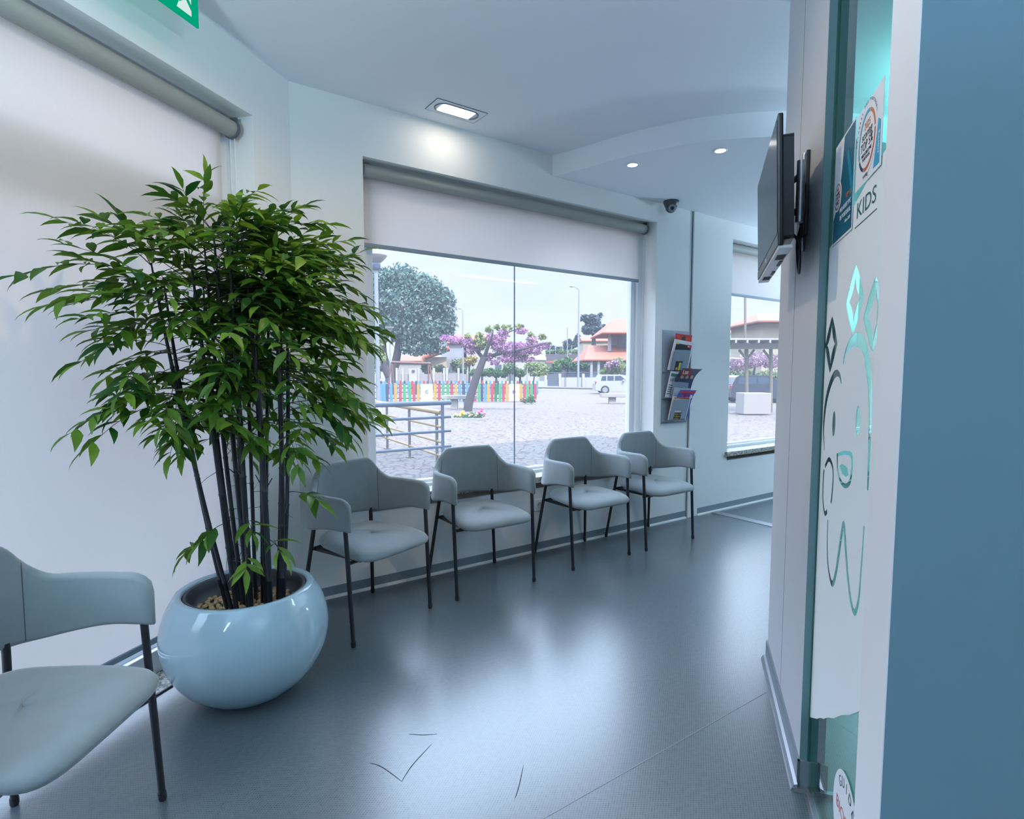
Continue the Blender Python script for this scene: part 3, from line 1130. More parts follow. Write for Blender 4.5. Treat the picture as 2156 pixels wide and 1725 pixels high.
# ================================================================== planter and bamboo
PC = Vector((0.389, 2.354, 0))
pot = thing('planter', Matrix.Translation(PC), 'glossy white round bowl planter holding the tall bamboo on the floor', 'planter')
def ell(z):
    return 0.300 * sqrt(max(0, 1 - ((z - 0.26) / 0.28) ** 2))
zs = [0.0015, 0.006, 0.02, 0.045, 0.08, 0.12, 0.16, 0.20, 0.24, 0.27, 0.30, 0.33, 0.36, 0.385, 0.403, 0.413]
prof = [(0, 0.0)] + [(ell(0.0) * 0.9, 0.0)] + [(ell(z), z) for z in zs] + [(0.2475, 0.420), (0.2445, 0.4245), (0.239, 0.4268), (0.232, 0.427), (0.224, 0.4255), (0.2195, 0.423), (0.218, 0.41), (0.218, 0.33)]
b = MB()
b.lathe(prof, 72)
b.build('bowl', M_pot, pot)
b = MB()
b.lathe([(0.2165, 0.30), (0.2165, 0.416), (0.214, 0.4195), (0.207, 0.4195), (0.2045, 0.416), (0.200, 0.385), (0.193, 0.340), (0, 0.340)], 64)
b.build('liner', M_liner, pot, label='dark plastic liner')

# clay pebbles, each an object of its own
rp = random.Random(3)
peb_mesh = []
for k in range(6):
    b = MB()
    b.ico((0, 0, 0), 0.0115, 2, (1.0, 0.85, 0.72), 0.10, k)
    peb_mesh.append(b.mesh('clay_pebble', M_pebble))
n_p = 0
ring_r = 0.0
spots = []
while len(spots) < 175 and n_p < 9000:
    n_p += 1
    r = 0.180 * sqrt(rp.random())
    a = rp.random() * 2 * pi
    x, y = r * cos(a), r * sin(a)
    if all((x - q[0]) ** 2 + (y - q[1]) ** 2 > 0.0205 ** 2 for q in spots):
        spots.append((x, y))
for i, (x, y) in enumerate(spots):
    o = bpy.data.objects.new('clay_pebble', peb_mesh[i % 6])
    COL.objects.link(o)
    o.location = PC + Vector((x, y, 0.3485 + 0.005 * rp.random()))
    o.rotation_euler = (rp.random() * 0.5, rp.random() * 0.5, rp.random() * 6.28)
    tag(o, 'small tan clay pebble lying in the planter bowl around the bamboo canes', 'pebble', 'clay pebbles in the white planter')

plant = thing('bamboo_plant', Matrix.Translation(PC + UP * 0.318), 'tall artificial bamboo with dark canes and green leaves in the white planter', 'plant')
rb = random.Random(21)
def lpos(right, depth, z):
    """point relative to the plant's foot from offsets to the viewer's right, away and height above the floor."""
    p = RW * right + FW * depth
    return Vector((p.x, p.y, z - 0.318))
stems = [  # foot right, foot depth, right and depth at 1.2 m, top height, radius
    (-0.055, -0.04, -0.222, -0.06, 1.66, 0.0095), (-0.040, 0.03, -0.185, 0.10, 1.72, 0.0090), (-0.020, -0.07, -0.168, -0.16, 1.70, 0.0090),
    (-0.034, 0.07, -0.108, 0.18, 1.80, 0.0095), (-0.012, 0.00, -0.083, -0.02, 1.84, 0.0095), (0.000, -0.08, -0.045, -0.14, 1.74, 0.0100),
    (0.012, 0.05, -0.030, 0.14, 1.88, 0.0085), (0.022, -0.03, -0.012, -0.06, 1.90, 0.0100), (0.035, 0.08, 0.022, 0.20, 1.80, 0.0085),
    (0.044, -0.06, 0.043, -0.10, 1.86, 0.0115), (0.052, 0.02, 0.062, 0.06, 1.78, 0.0085), (0.082, -0.02, 0.090, 0.00, 1.76, 0.0095),
    (0.100, 0.05, 0.117, 0.15, 1.82, 0.0095), (0.112, -0.05, 0.122, -0.08, 1.70, 0.0115), (0.128, 0.03, 0.172, 0.10, 1.66, 0.0090),
    (0.140, -0.02, 0.200, -0.04, 1.62, 0.0100)]

def leaf(vs_, fs_, p, d, nrm, L, W):
    """One pointed leaf: 5 stations along d, folded along the midrib, drooping."""
    d = d.normalized()
    side = d.cross(nrm).normalized()
    up = side.cross(d).normalized()
    o = len(vs_)
    st = [(0.0, 0.05, 0.0), (0.14, 0.55, 0.012), (0.36, 1.0, 0.02), (0.62, 0.78, 0.0), (0.84, 0.36, -0.05), (1.0, 0.0, -0.13)]
    for t, w, h in st:
        c = p + d * (L * t) + up * (L * h)
        e = side * (W * w / 2)
        vs_ += [c - e + up * (W * w * 0.16), c, c + e + up * (W * w * 0.16)]
    for i in range(len(st) - 1):
        a, b_ = o + 3 * i, o + 3 * i + 3
        fs_ += [(a, a + 1, b_ + 1, b_), (a + 1, a + 2, b_ + 2, b_ + 1)]

def ok_point(p):
    w = PC + Vector((p.x, p.y, 0))
    return w.dot(N2) < DL - 0.09 and w.y < YW - 0.10

def twig(tw, vs_, fs_, p0, direction, length, nleaf, droop, rnd, lsize=1.0):
    """a thin twig with alternate leaves and one at the tip"""
    d = direction.normalized()
    pts = [p0]
    n = 7
    for i in range(n):
        d = (d + Vector((0, 0, -droop / n)) + Vector((rnd.uniform(-1, 1), rnd.uniform(-1, 1), rnd.uniform(-1, 1))) * 0.06).normalized()
        pts.append(pts[-1] + d * (length / n))
    if not ok_point(pts[-1] + d * 0.06) or not all(ok_point(q_) for q_ in pts):
        return False
    tw.tube(pts, [0.0017 * (1 - 0.6 * i / n) for i in range(n + 1)], 5)
    for k in range(nleaf):
        t = 0.30 + 0.70 * (k + 0.5) / nleaf
        i = min(int(t * n), n - 1)
        p = pts[i].lerp(pts[i + 1], t * n - i)
        ax = (pts[i + 1] - pts[i]).normalized()
        sd = ax.cross(UP)
        if sd.length < 1e-3:
            sd = Vector((1, 0, 0))
        sd.normalize()
        s = 1 if k % 2 else -1
        ld = (ax * rnd.uniform(0.45, 0.95) + sd * s * rnd.uniform(0.55, 0.95) + UP * rnd.uniform(-0.50, 0.25))
        nn = (UP + Vector((rnd.uniform(-1, 1), rnd.uniform(-1, 1), 0)) * 0.55).normalized()
        L = lsize * rnd.uniform(0.070, 0.104)
        leaf(vs_, fs_, p, ld, nn, L, L * rnd.uniform(0.29, 0.37))
    L = lsize * rnd.uniform(0.075, 0.10)
    leaf(vs_, fs_, pts[-1], d, (UP + Vector((rnd.uniform(-1, 1), rnd.uniform(-1, 1), 0)) * 0.4).normalized(), L, L * 0.26)
    return True

# hand-set stray twigs: stem, right, depth, height of start, heading (right, depth, up), length, leaves
strays = [(0, 0, 0, 1.50, (-1, -0.1, 0.62), 0.34, 11), (1, 0, 0, 1.47, (-1, 0.15, 0.45), 0.36, 11), (2, 0, 0, 1.52, (-0.9, 0.1, 0.85), 0.38, 11), (0, 0, 0, 1.34, (-1, 0.1, 0.35), 0.31, 10), (1, 0, 0, 1.28, (-1, -0.3, 0.25), 0.33, 10),
          (14, 0, 0, 1.50, (1, 0.1, 0.60), 0.36, 11), (12, 0, 0, 1.56, (0.8, -0.2, 0.9), 0.32, 10), (15, 0, 0, 1.44, (1, -0.1, 0.35), 0.36, 11), (0, -0.130, -0.05, 0.75, (-1, -0.1, 0.25), 0.15, 6), (0, -0.105, -0.05, 0.62, (-1, 0.2, 0.1), 0.12, 5), (0, -0.20, -0.06, 1.10, (-1, -0.1, -0.1), 0.22, 8),
          (1, -0.19, 0.10, 1.16, (-1, 0.1, 0.1), 0.34, 9), (0, -0.22, -0.06, 1.22, (-1, -0.3, 0.15), 0.34, 10), (2, -0.22, -0.16, 1.30, (-1, -0.2, 0.2), 0.36, 11),
          (15, 0.180, -0.04, 0.95, (1, 0.1, 0.35), 0.13, 6), (14, 0.160, 0.08, 0.78, (1, 0.0, 0.3), 0.13, 6), (15, 0.21, -0.04, 1.22, (1, 0.1, 0.1), 0.40, 12),
          (15, 0.21, -0.04, 1.26, (1, -0.2, 0.3), 0.36, 11), (15, 0.21, -0.04, 1.14, (1, 0.2, 0.1), 0.28, 10), (9, 0.045, -0.10, 0.72, (0.6, -0.8, 0.0), 0.10, 5), (9, 0.040, -0.08, 0.58, (0.3, -1, -0.1), 0.08, 4),
          (13, 0.12, -0.07, 0.63, (0.8, -0.5, 0.1), 0.09, 4), (5, -0.02, -0.11, 0.70, (-0.6, -0.8, 0.1), 0.10, 5), (12, 0.10, 0.10, 0.96, (0.4, -0.8, 0.1), 0.10, 5)]
for si, (fr, fd, tr, td, ztop, r) in enumerate(stems):
    r *= 0.88
    ztop = 1.60 + (ztop - 1.60) * 0.68 - 0.05
    a = lpos(fr, fd, 0.345)
    m = lpos(tr, td, 1.20)
    grow = (m - a) / (1.20 - 0.345)
    def at_h(z, a=a, grow=grow, fr=fr):
        q = (z - 0.345)
        p = a + grow * q
        bend = (q / 1.5) ** 2 * 0.05
        p -= RW * bend * (1.9 * tr / 0.2) if abs(tr) > 0.06 else Vector((0, 0, 0))
        return p
    b = MB()
    nodes = []
    z = 0.345 - 0.002
    pts, rr = [], []
    nxt = 0.40 + rb.random() * 0.12
    while z < ztop:
        k = max(0.35, 1 - 0.62 * max(0, (z - 1.1)) / (ztop - 1.1))
        pts.append(at_h(z)); rr.append(r * k)
        if z >= nxt:
            pts += [at_h(z + 0.004), at_h(z + 0.008), at_h(z + 0.012)]
            rr += [r * k * 1.16, r * k * 1.16, r * k * 0.98]
            nodes.append(z + 0.008)
            nxt = z + 0.13 + rb.random() * 0.07
            z += 0.02
        z += 0.06
    pts.append(at_h(ztop)); rr.append(r * 0.3)
    b.tube(pts, rr, 10)
    tw = b
    vs_, fs_ = [], []
    # bare stubs on the lower cane
    for z in nodes:
        if z < 1.15 and rb.random() < 0.6:
            h = Vector((rb.uniform(-1, 1), rb.uniform(-1, 1), rb.uniform(0.6, 1.4))).normalized()
            tw.tube([at_h(z), at_h(z) + h * rb.uniform(0.02, 0.06)], [0.0028, 0.0018], 5)
        if z < 1.1 and rb.random() < 0.5:
            h = Vector((rb.uniform(-1, 1), rb.uniform(-1, 1), rb.uniform(-0.6, 1.4))).normalized()
            p1 = at_h(z) + h * 0.07
            tw.tube([at_h(z), p1, p1 + (h + Vector((rb.uniform(-1, 1), rb.uniform(-1, 1), 0))).normalized() * 0.05], [0.0013, 0.001, 0.0007], 4)
    # leafy twigs
    count, tries = 0, 0
    want = 31 if tr < -0.15 else (25 if abs(tr) > 0.11 else 14)
    while count < want and tries < 90:
        tries += 1
        u = rb.random()
        zlo = 1.04 if abs(tr) > 0.15 else (1.22 if abs(tr) > 0.10 else 1.42)
        z = zlo + (ztop - zlo) * u ** 0.85
        az = rb.random() * 2 * pi
        rgt, dep = cos(az), sin(az)
        bias = 0.9 * (tr / 0.2)
        rgt += bias * 0.75
        ln = rb.uniform(0.22, 0.40) * (1.0 - 0.25 * abs(z - 1.5)) * (1.0 + max(0, -rgt) * 0.22)
        h = RW * rgt + FW * dep * 0.7
        h.normalize()
        hi = max(0.0, min(1.0, (z - 1.25) / 0.45))
        h = h + UP * (rb.uniform(-0.10, 0.45) + 0.45 * hi)
        if twig(tw, vs_, fs_, at_h(z), h, ln, rb.randint(7, 11), rb.uniform(0.45, 1.15) - 0.2 * hi, rb):
            count += 1
    # crown at the tip of the cane
    for q in range(3):
        h = RW * (rb.uniform(-0.8, 0.8) + tr * 2.5) + FW * rb.uniform(-0.8, 0.8) + UP * rb.uniform(0.7, 1.4)
        twig(tw, vs_, fs_, at_h(ztop - 0.01), h, rb.uniform(0.12, 0.22), 8, 0.8, rb)
    for s_ in strays:
        if s_[0] == si:
            p = at_h(s_[3])
            h = RW * s_[4][0] + FW * s_[4][1] + UP * s_[4][2]
            twig(tw, vs_, fs_, p, h, s_[5], s_[6], 1.0, rb, 1.05)
    if si == 4:      # the tall spray at the top
        twig(tw, vs_, fs_, at_h(ztop), RW * 0.05 + UP * 1.2 + FW * -0.2, 0.25, 12, 0.5, rb, 0.95)
        twig(tw, vs_, fs_, at_h(ztop), RW * 0.35 + UP * 1.0 + FW * 0.1, 0.16, 8, 0.7, rb, 0.95)
    st_o = tw.build('stem', M_stem, plant)
    lf = MB()
    lf.add(vs_, fs_, True)
    lf.build('foliage', M_leaf, st_o)

# ================================================================== television and its wall mount
tv_c = V3 * 2.01 + N3 * 0.2005 + UP * 1.762
tz = (UP * 1.0 - N3 * 0.034).normalized()                 # leans forward
tx = (-V3 - N3 * 0.016).normalized()                      # far end swung slightly forward
tn = tx.cross(tz).normalized()
tx = tz.cross(tn).normalized()
TV = frame(tv_c, tx, tz, tn)
tv = thing('television', TV, 'black flat television on an arm at the grey panel, screen off', 'television')
W2, H2 = 0.312, 0.172
b = MB()
b.box(-W2, -H2, -0.014, W2, H2, 0.0)
b.build('bezel', M_tvbody, tv, bevel=0.004)
b = MB()
b.prism([(-W2 + 0.02, -H2 + 0.02), (W2 - 0.02, -H2 + 0.02), (W2 - 0.02, H2 - 0.05), (W2 - 0.08, H2 - 0.03), (-W2 + 0.08, H2 - 0.03), (-W2 + 0.02, H2 - 0.05)], -0.042, -0.014)
b.build('rear_housing', M_tvbody, tv, bevel=0.008)
b = MB()
b.box(-W2 + 0.014, -H2 + 0.034, 0.0, W2 - 0.014, H2 - 0.014, 0.0012)
b.build('screen', M_tvscreen, tv)
b = MB()
b.box(-W2 + 0.002, -H2 + 0.002, 0.0, W2 - 0.002, -H2 + 0.030, 0.0010)
b.build('lower_bezel', mat('tv_grey_strip', rgb(92, 98, 104), 0.4), tv, label='grey lower strip')
b = MB()
b.box(-0.014, -H2 + 0.010, 0.001, 0.014, -H2 + 0.022, 0.0016)
b.build('maker_plate', M_tvsilver, tv, label='small silver plate')
b = MB()
b.box(-W2 + 0.004, -H2 - 0.010, -0.036, W2 - 0.004, -H2 + 0.001, -0.001)
under_ = b.build('underside', M_tvsilver, tv, bevel=0.003, label='silver underside')
for x0 in (-0.24, 0.15):
    for k in range(10):
        b = MB()
        b.box(x0 + k * 0.008, -H2 - 0.0108, -0.031, x0 + k * 0.008 + 0.004, -H2 - 0.0098, -0.008)
        b.build('vent_slot', M_ink, under_)
for x0, x1 in ((-0.13, -0.06), (0.05, 0.13)):
    b = MB()
    b.box(x0, -H2 - 0.0125, -0.033, x1, -H2 - 0.0095, -0.024)
    b.build('socket_recess', M_ink, under_)

mt = thing('tv_wall_mount', Matrix.Translation(V3 * 2.06 + N3 * 0.324 + UP * 1.80), 'black articulated wall bracket behind the television', 'bracket')
MTI = mt.matrix_world.inverted() @ F_RIGHT
b = MB()
b.box(2.03, 0.314, 1.685, 2.13, 0.3245, 1.945, MTI)
b.build('wall_plate', M_black, mt, bevel=0.002)
b = MB()
b.box(1.99, 0.246, 1.66, 2.00, 0.258, 1.90, MTI)
b.box(2.12, 0.246, 1.66, 2.13, 0.258, 1.90, MTI)
b.box(1.99, 0.248, 1.77, 2.13, 0.254, 1.80, MTI)
b.build('screen_plate', M_black, mt, bevel=0.002)
for z in (1.74, 1.84):
    b = MB()
    q = lambda a, d, z_: MTI @ Vector((a, d, z_))
    b.tube([q(2.10, 0.312, z), q(1.93, 0.285, z), q(2.06, 0.256, z)], 0.011, 8)
    b.build('arm', M_black, mt)
b = MB()
b.tube([q(2.08, 0.318, 1.64), q(2.08, 0.318, 1.95)], 0.010, 10)
b.tube([q(1.93, 0.285, 1.70), q(1.93, 0.285, 1.88)], 0.012, 10)
b.build('pivot', M_alu, mt, label='bare metal pivot pins')
b = MB()
b.tube(smooth_path([q(2.0, 0.262, 1.70), q(1.95, 0.29, 1.64), q(2.0, 0.30, 1.56), q(2.06, 0.30, 1.66), q(2.08, 0.312, 1.72)], 6), 0.004, 6)
b.build('cable', M_black, mt)

# ================================================================== magazine rack with what it holds
RK = F_WALL(YW - 0.003)
rk = thing('magazine_rack', RK @ Matrix.Translation((3.828, 1.21, 0)), 'silver grey wall rack with three sloping pockets beside the large window', 'magazine rack')
b = MB()
b.box(-0.165, -0.378, 0.0, 0.165, 0.385, 0.004)
b.build('back_panel', M_silver, rk, bevel=0.001)
POC = [(0.06, 0.055), (-0.155, 0.05), (-0.345, 0.05)]      # pocket foot height
for zf, _ in POC:
    b = MB()
    # front plate sloping outwards with a window cut at its foot, and the shelf under it
    x0, x1, xa, xb, hh = -0.095, 0.105, -0.055, 0.035, 0.168
    def pt(x, h):
        return (x, zf + h * 0.985, 0.030 + h * 0.24)
    def slab(x0_, x1_, h0, h1):
        v = [pt(x0_, h0), pt(x1_, h0), pt(x1_, h1), pt(x0_, h1)]
        w = [(p[0], p[1] - 0.0005, p[2] + 0.002) for p in v]
        b.add(v + w, [(3, 2, 1, 0), (4, 5, 6, 7), (0, 1, 5, 4), (1, 2, 6, 5), (2, 3, 7, 6), (3, 0, 4, 7)])
    slab(x0, xa, 0.0, hh)
    slab(xb, x1, 0.0, hh)
    slab(xa, xb, 0.075, hh)
    b.box(-0.165, zf - 0.012, 0.004, 0.150, zf - 0.010, 0.032)
    b.build('pocket', M_silver, rk)
def mag(name, label, x, zf, w, h, depth, tilt, cover, roll=0.0, cat='magazine', thick=0.004, curl=0.0):
    """a booklet standing in a pocket; returns the thing, local x right, y up its face, z out"""
    ct, st_ = cos(tilt), sin(tilt)
    M = RK @ Matrix.Translation((3.828 + x, 1.21 + zf - 0.008, depth)) @ Matrix.Rotation(-roll, 4, 'Z') @ Matrix.Rotation(tilt, 4, 'X')
    t = thing(name, M, label, cat, None)
    b = MB()
    n = 8
    v, f = [], []
    for i in range(n + 1):
        k = i / n
        c = curl * max(0, (k - 0.5) / 0.5) ** 2
        for xx in (-w / 2, w / 2):
            v += [(xx, k * h, c), (xx, k * h, c - thick)]
    for i in range(n):
        o = 4 * i
        f += [(o, o + 2, o + 6, o + 4), (o + 1, o + 5, o + 7, o + 3), (o, o + 4, o + 5, o + 1), (o + 2, o + 3, o + 7, o + 6)]
    f += [(0, 1, 3, 2), (4 * n, 4 * n + 2, 4 * n + 3, 4 * n + 1)]
    b.add(v, f)
    b.build('booklet', cover, t)
    return t
tl = 0.23
m = mag('magazine', 'red topped magazine sticking highest out of the top pocket', 0.02, 0.06, 0.205, 0.305, 0.014, 0.14, M_red, 0.05)
text('cover_lettering', "Men'sHealth", 0, 0.262, 0.0004, 0.040, M_orange, m, 'CENTER', sx=0.82)
flat('cover_picture', [circle(0.0, 0.268, 0.024, 0.026, 20)], 0.0012, M_ink, m)
m = mag('newspaper', 'white edged paper with dark cover wide across the top pocket', 0.0, 0.06, 0.245, 0.255, 0.022, 0.20, M_paper, 0.09, 'newspaper')
flat('cover_field', [rect(-0.095, 0.03, 0.10, 0.225)], 0.0008, M_ink, m, label='dark cover field')
flat('cover_field', [rect(-0.095, 0.218, -0.06, 0.232)], 0.0014, M_yellow, m, label='yellow corner')
flat('cover_field', [rect(0.045, 0.205, 0.098, 0.228)], 0.0014, M_red, m, label='red title block')
text('cover_lettering', 'FORUM', -0.080, 0.035, 0.0012, 0.026, M_paper, m, rot=pi / 2)
text('cover_lettering', 'abc', 0.05, 0.209, 0.0020, 0.02, M_paper, m)
m2 = mag('magazine', 'dark magazine with yellow and blue blocks seen in the cut-out of the top pocket', 0.0, 0.06, 0.18, 0.15, 0.030, 0.225, M_ink)
flat('cover_field', [rect(-0.008, 0.008, 0.014, 0.072)], 0.0006, M_yellow, m2, label='yellow block')
flat('cover_field', [rect(0.016, 0.010, 0.032, 0.072)], 0.0006, M_cyan, m2, label='light blue block')
flat('cover_picture', [circle(-0.028, 0.022, 0.014, 0.012, 16)], 0.0006, M_skin, m2)
m = mag('magazine', 'red titled magazine bending forward over the middle pocket', 0.03, -0.155, 0.235, 0.262, 0.022, 0.30, M_navy, 0.02, curl=0.055)
text('cover_lettering', 'Lux', -0.105, 0.214, 0.046, 0.055, M_paper, m, thick=0.002, sx=0.9)
flat('cover_field', [rect(-0.116, 0.205, 0.0, 0.262)], 0.042, M_red, m, 0.0015, label='red title block')
for xx in (-0.07, -0.01, 0.05):
    flat('cover_picture', [circle(xx, 0.184, 0.017, 0.016, 16)], 0.026, M_skin, m, 0.006)
m = mag('newspaper', 'folded white newspaper with green masthead at the left of the middle pocket', -0.088, -0.155, 0.11, 0.215, 0.020, 0.18, M_paper, 0.10, 'newspaper')
flat('cover_field', [rect(-0.045, 0.175, 0.05, 0.200)], 0.0008, M_greenink, m, label='green masthead')
text('cover_lettering', 'JORNAL', -0.045, 0.135, 0.0008, 0.03, M_ink, m)
for k in range(5):
    flat('print_line', [rect(-0.045, 0.10 - k * 0.018, 0.03, 0.105 - k * 0.018)], 0.0008, M_ink, m)
m = mag('leaflet', 'leaflet with a blue sky landscape in the cut-out of the middle pocket', -0.005, -0.155, 0.16, 0.13, 0.028, 0.225, M_paper, cat='leaflet')
flat('cover_picture', [rect(-0.055, 0.012, 0.015, 0.075)], 0.0006, M_blueink, m, label='blue landscape picture')
flat('cover_picture', [rect(-0.055, 0.012, 0.015, 0.030)], 0.0012, M_greenink, m, label='green meadow')
m = mag('magazine', 'red and blue magazine with pink title standing up in the bottom pocket', 0.035, -0.345, 0.205, 0.262, 0.020, 0.22, M_blueink, 0.03, curl=0.03)
flat('cover_field', [rect(-0.1, 0.236, 0.1, 0.262)], 0.026, M_red, m, 0.001, label='red top band')
text('cover_lettering', 'VISAO', -0.06, 0.198, 0.018, 0.04, M_magenta, m, thick=0.002)
flat('cover_picture', [circle(0.065, 0.205, 0.018, 0.016, 18)], 0.018, M_paper, m, 0.002)
m = mag('magazine', 'thick grey edged magazine behind the pink titled one', 0.01, -0.345, 0.20, 0.272, 0.012, 0.17, mat('grey_paper', rgb(176, 184, 188), 0.6), 0.06, thick=0.006)
m = mag('newspaper', 'cream newspaper with yellow headline filling the bottom pocket', 0.0, -0.345, 0.225, 0.200, 0.027, 0.222, mat('cream_paper', rgb(222, 216, 204), 0.7), 0.05, 'newspaper')
flat('cover_field', [rect(-0.098, 0.183, 0.09, 0.194)], 0.0006, M_orange, m, label='ochre top line')
flat('cover_field', [rect(-0.098, 0.004, 0.098, 0.066)], 0.0006, M_ink, m, label='dark headline block')
for k, w_ in enumerate(('Gabinete - No', 'Conteporao', 'Futuro')):
    text('cover_lettering', ('Gabinete - No', 'Configurar', 'o Futuro')[k], -0.012, 0.047 - k * 0.019, 0.0014, 0.017, M_yellow, m, 'CENTER')

# ================================================================== dome camera
cc = thing('security_camera', Matrix.Translation((3.635, 3.030, SOFF)), 'charcoal dome security camera under the lowered ceiling near the wall', 'camera')
b = MB()
b.lathe([(0, -0.0005), (0.060, -0.0005), (0.060, -0.012), (0.055, -0.024), (0.050, -0.034), (0.045, -0.046), (0, -0.046)], 40)
b.build('mount_base', M_cctv, cc)
look = Vector((-0.55, -0.72, -0.42)).normalized()
b = MB()
b.ico((0, 0, -0.046), 0.044, 3)
b.build('eyeball', M_cctv, cc)
fx = look.cross(UP).normalized(); fy = fx.cross(look).normalized()
LM = frame(Vector((0, 0, -0.046)) + look * 0.0365, fx, fy, look)
b = MB()
b.lathe([(0, 0.004), (0.013, 0.004), (0.015, 0.008), (0.028, 0.008), (0.030, 0.0), (0.030, -0.01)], 32, LM)
b.build('front_ring', mat('led_ring_plastic', rgb(120, 132, 138), 0.35), cc, label='grey ring of small lamps')
b = MB()
b.lathe([(0.0, 0.010), (0.008, 0.009), (0.013, 0.005), (0.013, 0.002)], 24, LM)
b.build('lens', M_lens, cc)
for k in range(8):
    a = 2 * pi * k / 8
    b = MB()
    b.ico((0.0215 * cos(a), 0.0215 * sin(a), 0.009), 0.0030, 1, M=LM)
    b.build('led', M_white_plastic, cc)

# ================================================================== lamps
def downlight(x, y, z, label):
    t = thing('downlight', Matrix.Translation((x, y, z)), label, 'lamp', 'recessed downlights')
    b = MB()
    b.lathe([(0.030, -0.0005), (0.041, -0.0005), (0.041, -0.003), (0.036, -0.005), (0.030, -0.003)], 32)
    b.build('trim_ring', M_white_plastic, t)
    b = MB()
    b.lathe([(0, -0.0015), (0.030, -0.0015), (0.030, -0.003), (0, -0.004)], 32)
    b.build('bulb', emit('downlight_glow', (1.0, 0.97, 0.95, 1), 14.0), t, label='glowing bulb')
    l = bpy.data.lights.new('downlight_beam', 'SPOT')
    l.energy = DOWN_E
    l.spot_size = radians(DOWN_A)
    l.spot_blend = 0.5
    l.shadow_soft_size = 0.03
    l.color = DOWN_C
    lo = bpy.data.objects.new('downlight_beam', l)
    COL.objects.link(lo)
    lo.parent = t
    lo.location = (0, 0, -0.008)
    return t
DOWN_A = 120
DOWN_E, DOWN_C = 9.0, (0.80, 0.90, 1.0)
WARM_C = (1.0, 0.74, 0.46)
downlight(2.803, 2.656, SOFF, 'small glowing recessed downlight in the lowered ceiling, nearer the large window')
downlight(3.061, 2.187, SOFF, 'small glowing recessed downlight in the lowered ceiling, nearer the television')

DOWN_A = 168
DOWN_E, DOWN_C = 23.0, WARM_C
downlight(0.723, 1.754, CEIL, 'warm recessed downlight in the ceiling above the planter')
em = thing('recessed_lamp', Matrix.Translation((1.657, 2.917, CEIL)), 'lit stadium shaped recessed lamp in the ceiling above the window', 'lamp')
b = MB()
def stadium(hx, r, n=10):
    return [(hx - r + r * cos(a), r * sin(a)) for a in [(-pi / 2 + pi * i / n) for i in range(n + 1)]] + [(-hx + r + r * cos(a), r * sin(a)) for a in [(pi / 2 + pi * i / n) for i in range(n + 1)]]
flat('cover_plate', [rect(-0.158, -0.075, 0.158, 0.075), stadium(0.136, 0.055)], -0.0016, M_ceil, em, 0.003)
o_ = flat('plate_gap', [rect(-0.160, -0.077, 0.160, 0.077), rect(-0.1582, -0.0752, 0.1582, 0.0752)], -0.0017, M_dark, em, 0.0034, label='dark edge gap')
o_ = flat('lens_rim', [stadium(0.136, 0.055), stadium(0.130, 0.049)], -0.0035, M_brk, em, 0.006)
o_ = flat('reflector', [stadium(0.130, 0.049)], -0.0010, mat('lamp_reflector', rgb(190, 200, 210), 0.4), em, 0.0012)
o_ = flat('diffuser', [rect(-0.100, -0.046, 0.100, 0.046)], -0.0030, emit('lamp_glow', (0.95, 0.98, 1.0, 1), 5.0), em, 0.0024, label='glowing diffuser')
l = bpy.data.lights.new('recessed_lamp_beam', 'AREA')
l.shape = 'RECTANGLE'; l.size = 0.20; l.size_y = 0.09
l.energy = 0.4
l.color = (1.0, 0.80, 0.58)
lo = bpy.data.objects.new('recessed_lamp_beam', l)
COL.objects.link(lo); lo.parent = em; lo.location = (0, 0, -0.006)

# added fill lamps that brighten ceiling and walls, unseen behind camera and panel
UPL_C = (0.58, 0.80, 1.0)
def fill_lamp(x, y, zc, ang, e_up, e_dn, label, DR=1.10):
    t = thing('added_fill_lamp', rotz((x, y, zc - DR), ang), label, 'lamp')
    b = MB()
    b.box(-0.60, -0.04, -0.02, 0.60, 0.04, 0.02)
    b.build('housing', M_white_plastic, t, bevel=0.004)
    for k, z in (('upper_diffuser', 0.0205), ('lower_diffuser', -0.0215)):
        b = MB()
        b.box(-0.58, -0.03, z, 0.58, 0.03, z + 0.001)
        b.build(k, FILL_GLOW, t, label='glowing diffuser')
    for q in (-0.5, 0.5):
        b = MB()
        b.tube([(q, 0, 0.02), (q, 0, DR)], 0.002, 6)
        b.build('suspension_wire', M_alu, t)
    for nm, e, z, fl_ in (('upper_beam', e_up, 0.03, pi), ('lower_beam', e_dn, -0.03, 0)):
        if e <= 0:
            continue
        l = bpy.data.lights.new(nm, 'AREA')
        l.shape = 'RECTANGLE'; l.size = 1.1; l.size_y = 0.06
        l.energy = e
        l.color = UPL_C
        lo = bpy.data.objects.new(nm, l)
        COL.objects.link(lo); lo.parent = t
        lo.location = (0, 0, z); lo.rotation_euler = (fl_, 0, 0)
FILL_GLOW = emit('fill_lamp_glow', (0.6, 0.85, 1, 1), 3.0)
fill_lamp(-1.15, 0.45, CEIL, 39, 50, 4, 'added linear fill lamp behind the camera near the left wall')
fill_lamp(1.2, -2.0, CEIL, 39, 52, 0, 'added linear fill lamp behind the camera near the partition')
fill_lamp(3.75, 0.95, CEIL, 0, 20, 4, 'added linear fill lamp in the corridor behind the grey panel', 0.36)
fill_lamp(6.9, 1.75, SOFF, 0, 92, 24, 'added linear fill lamp at the far end before the third window')

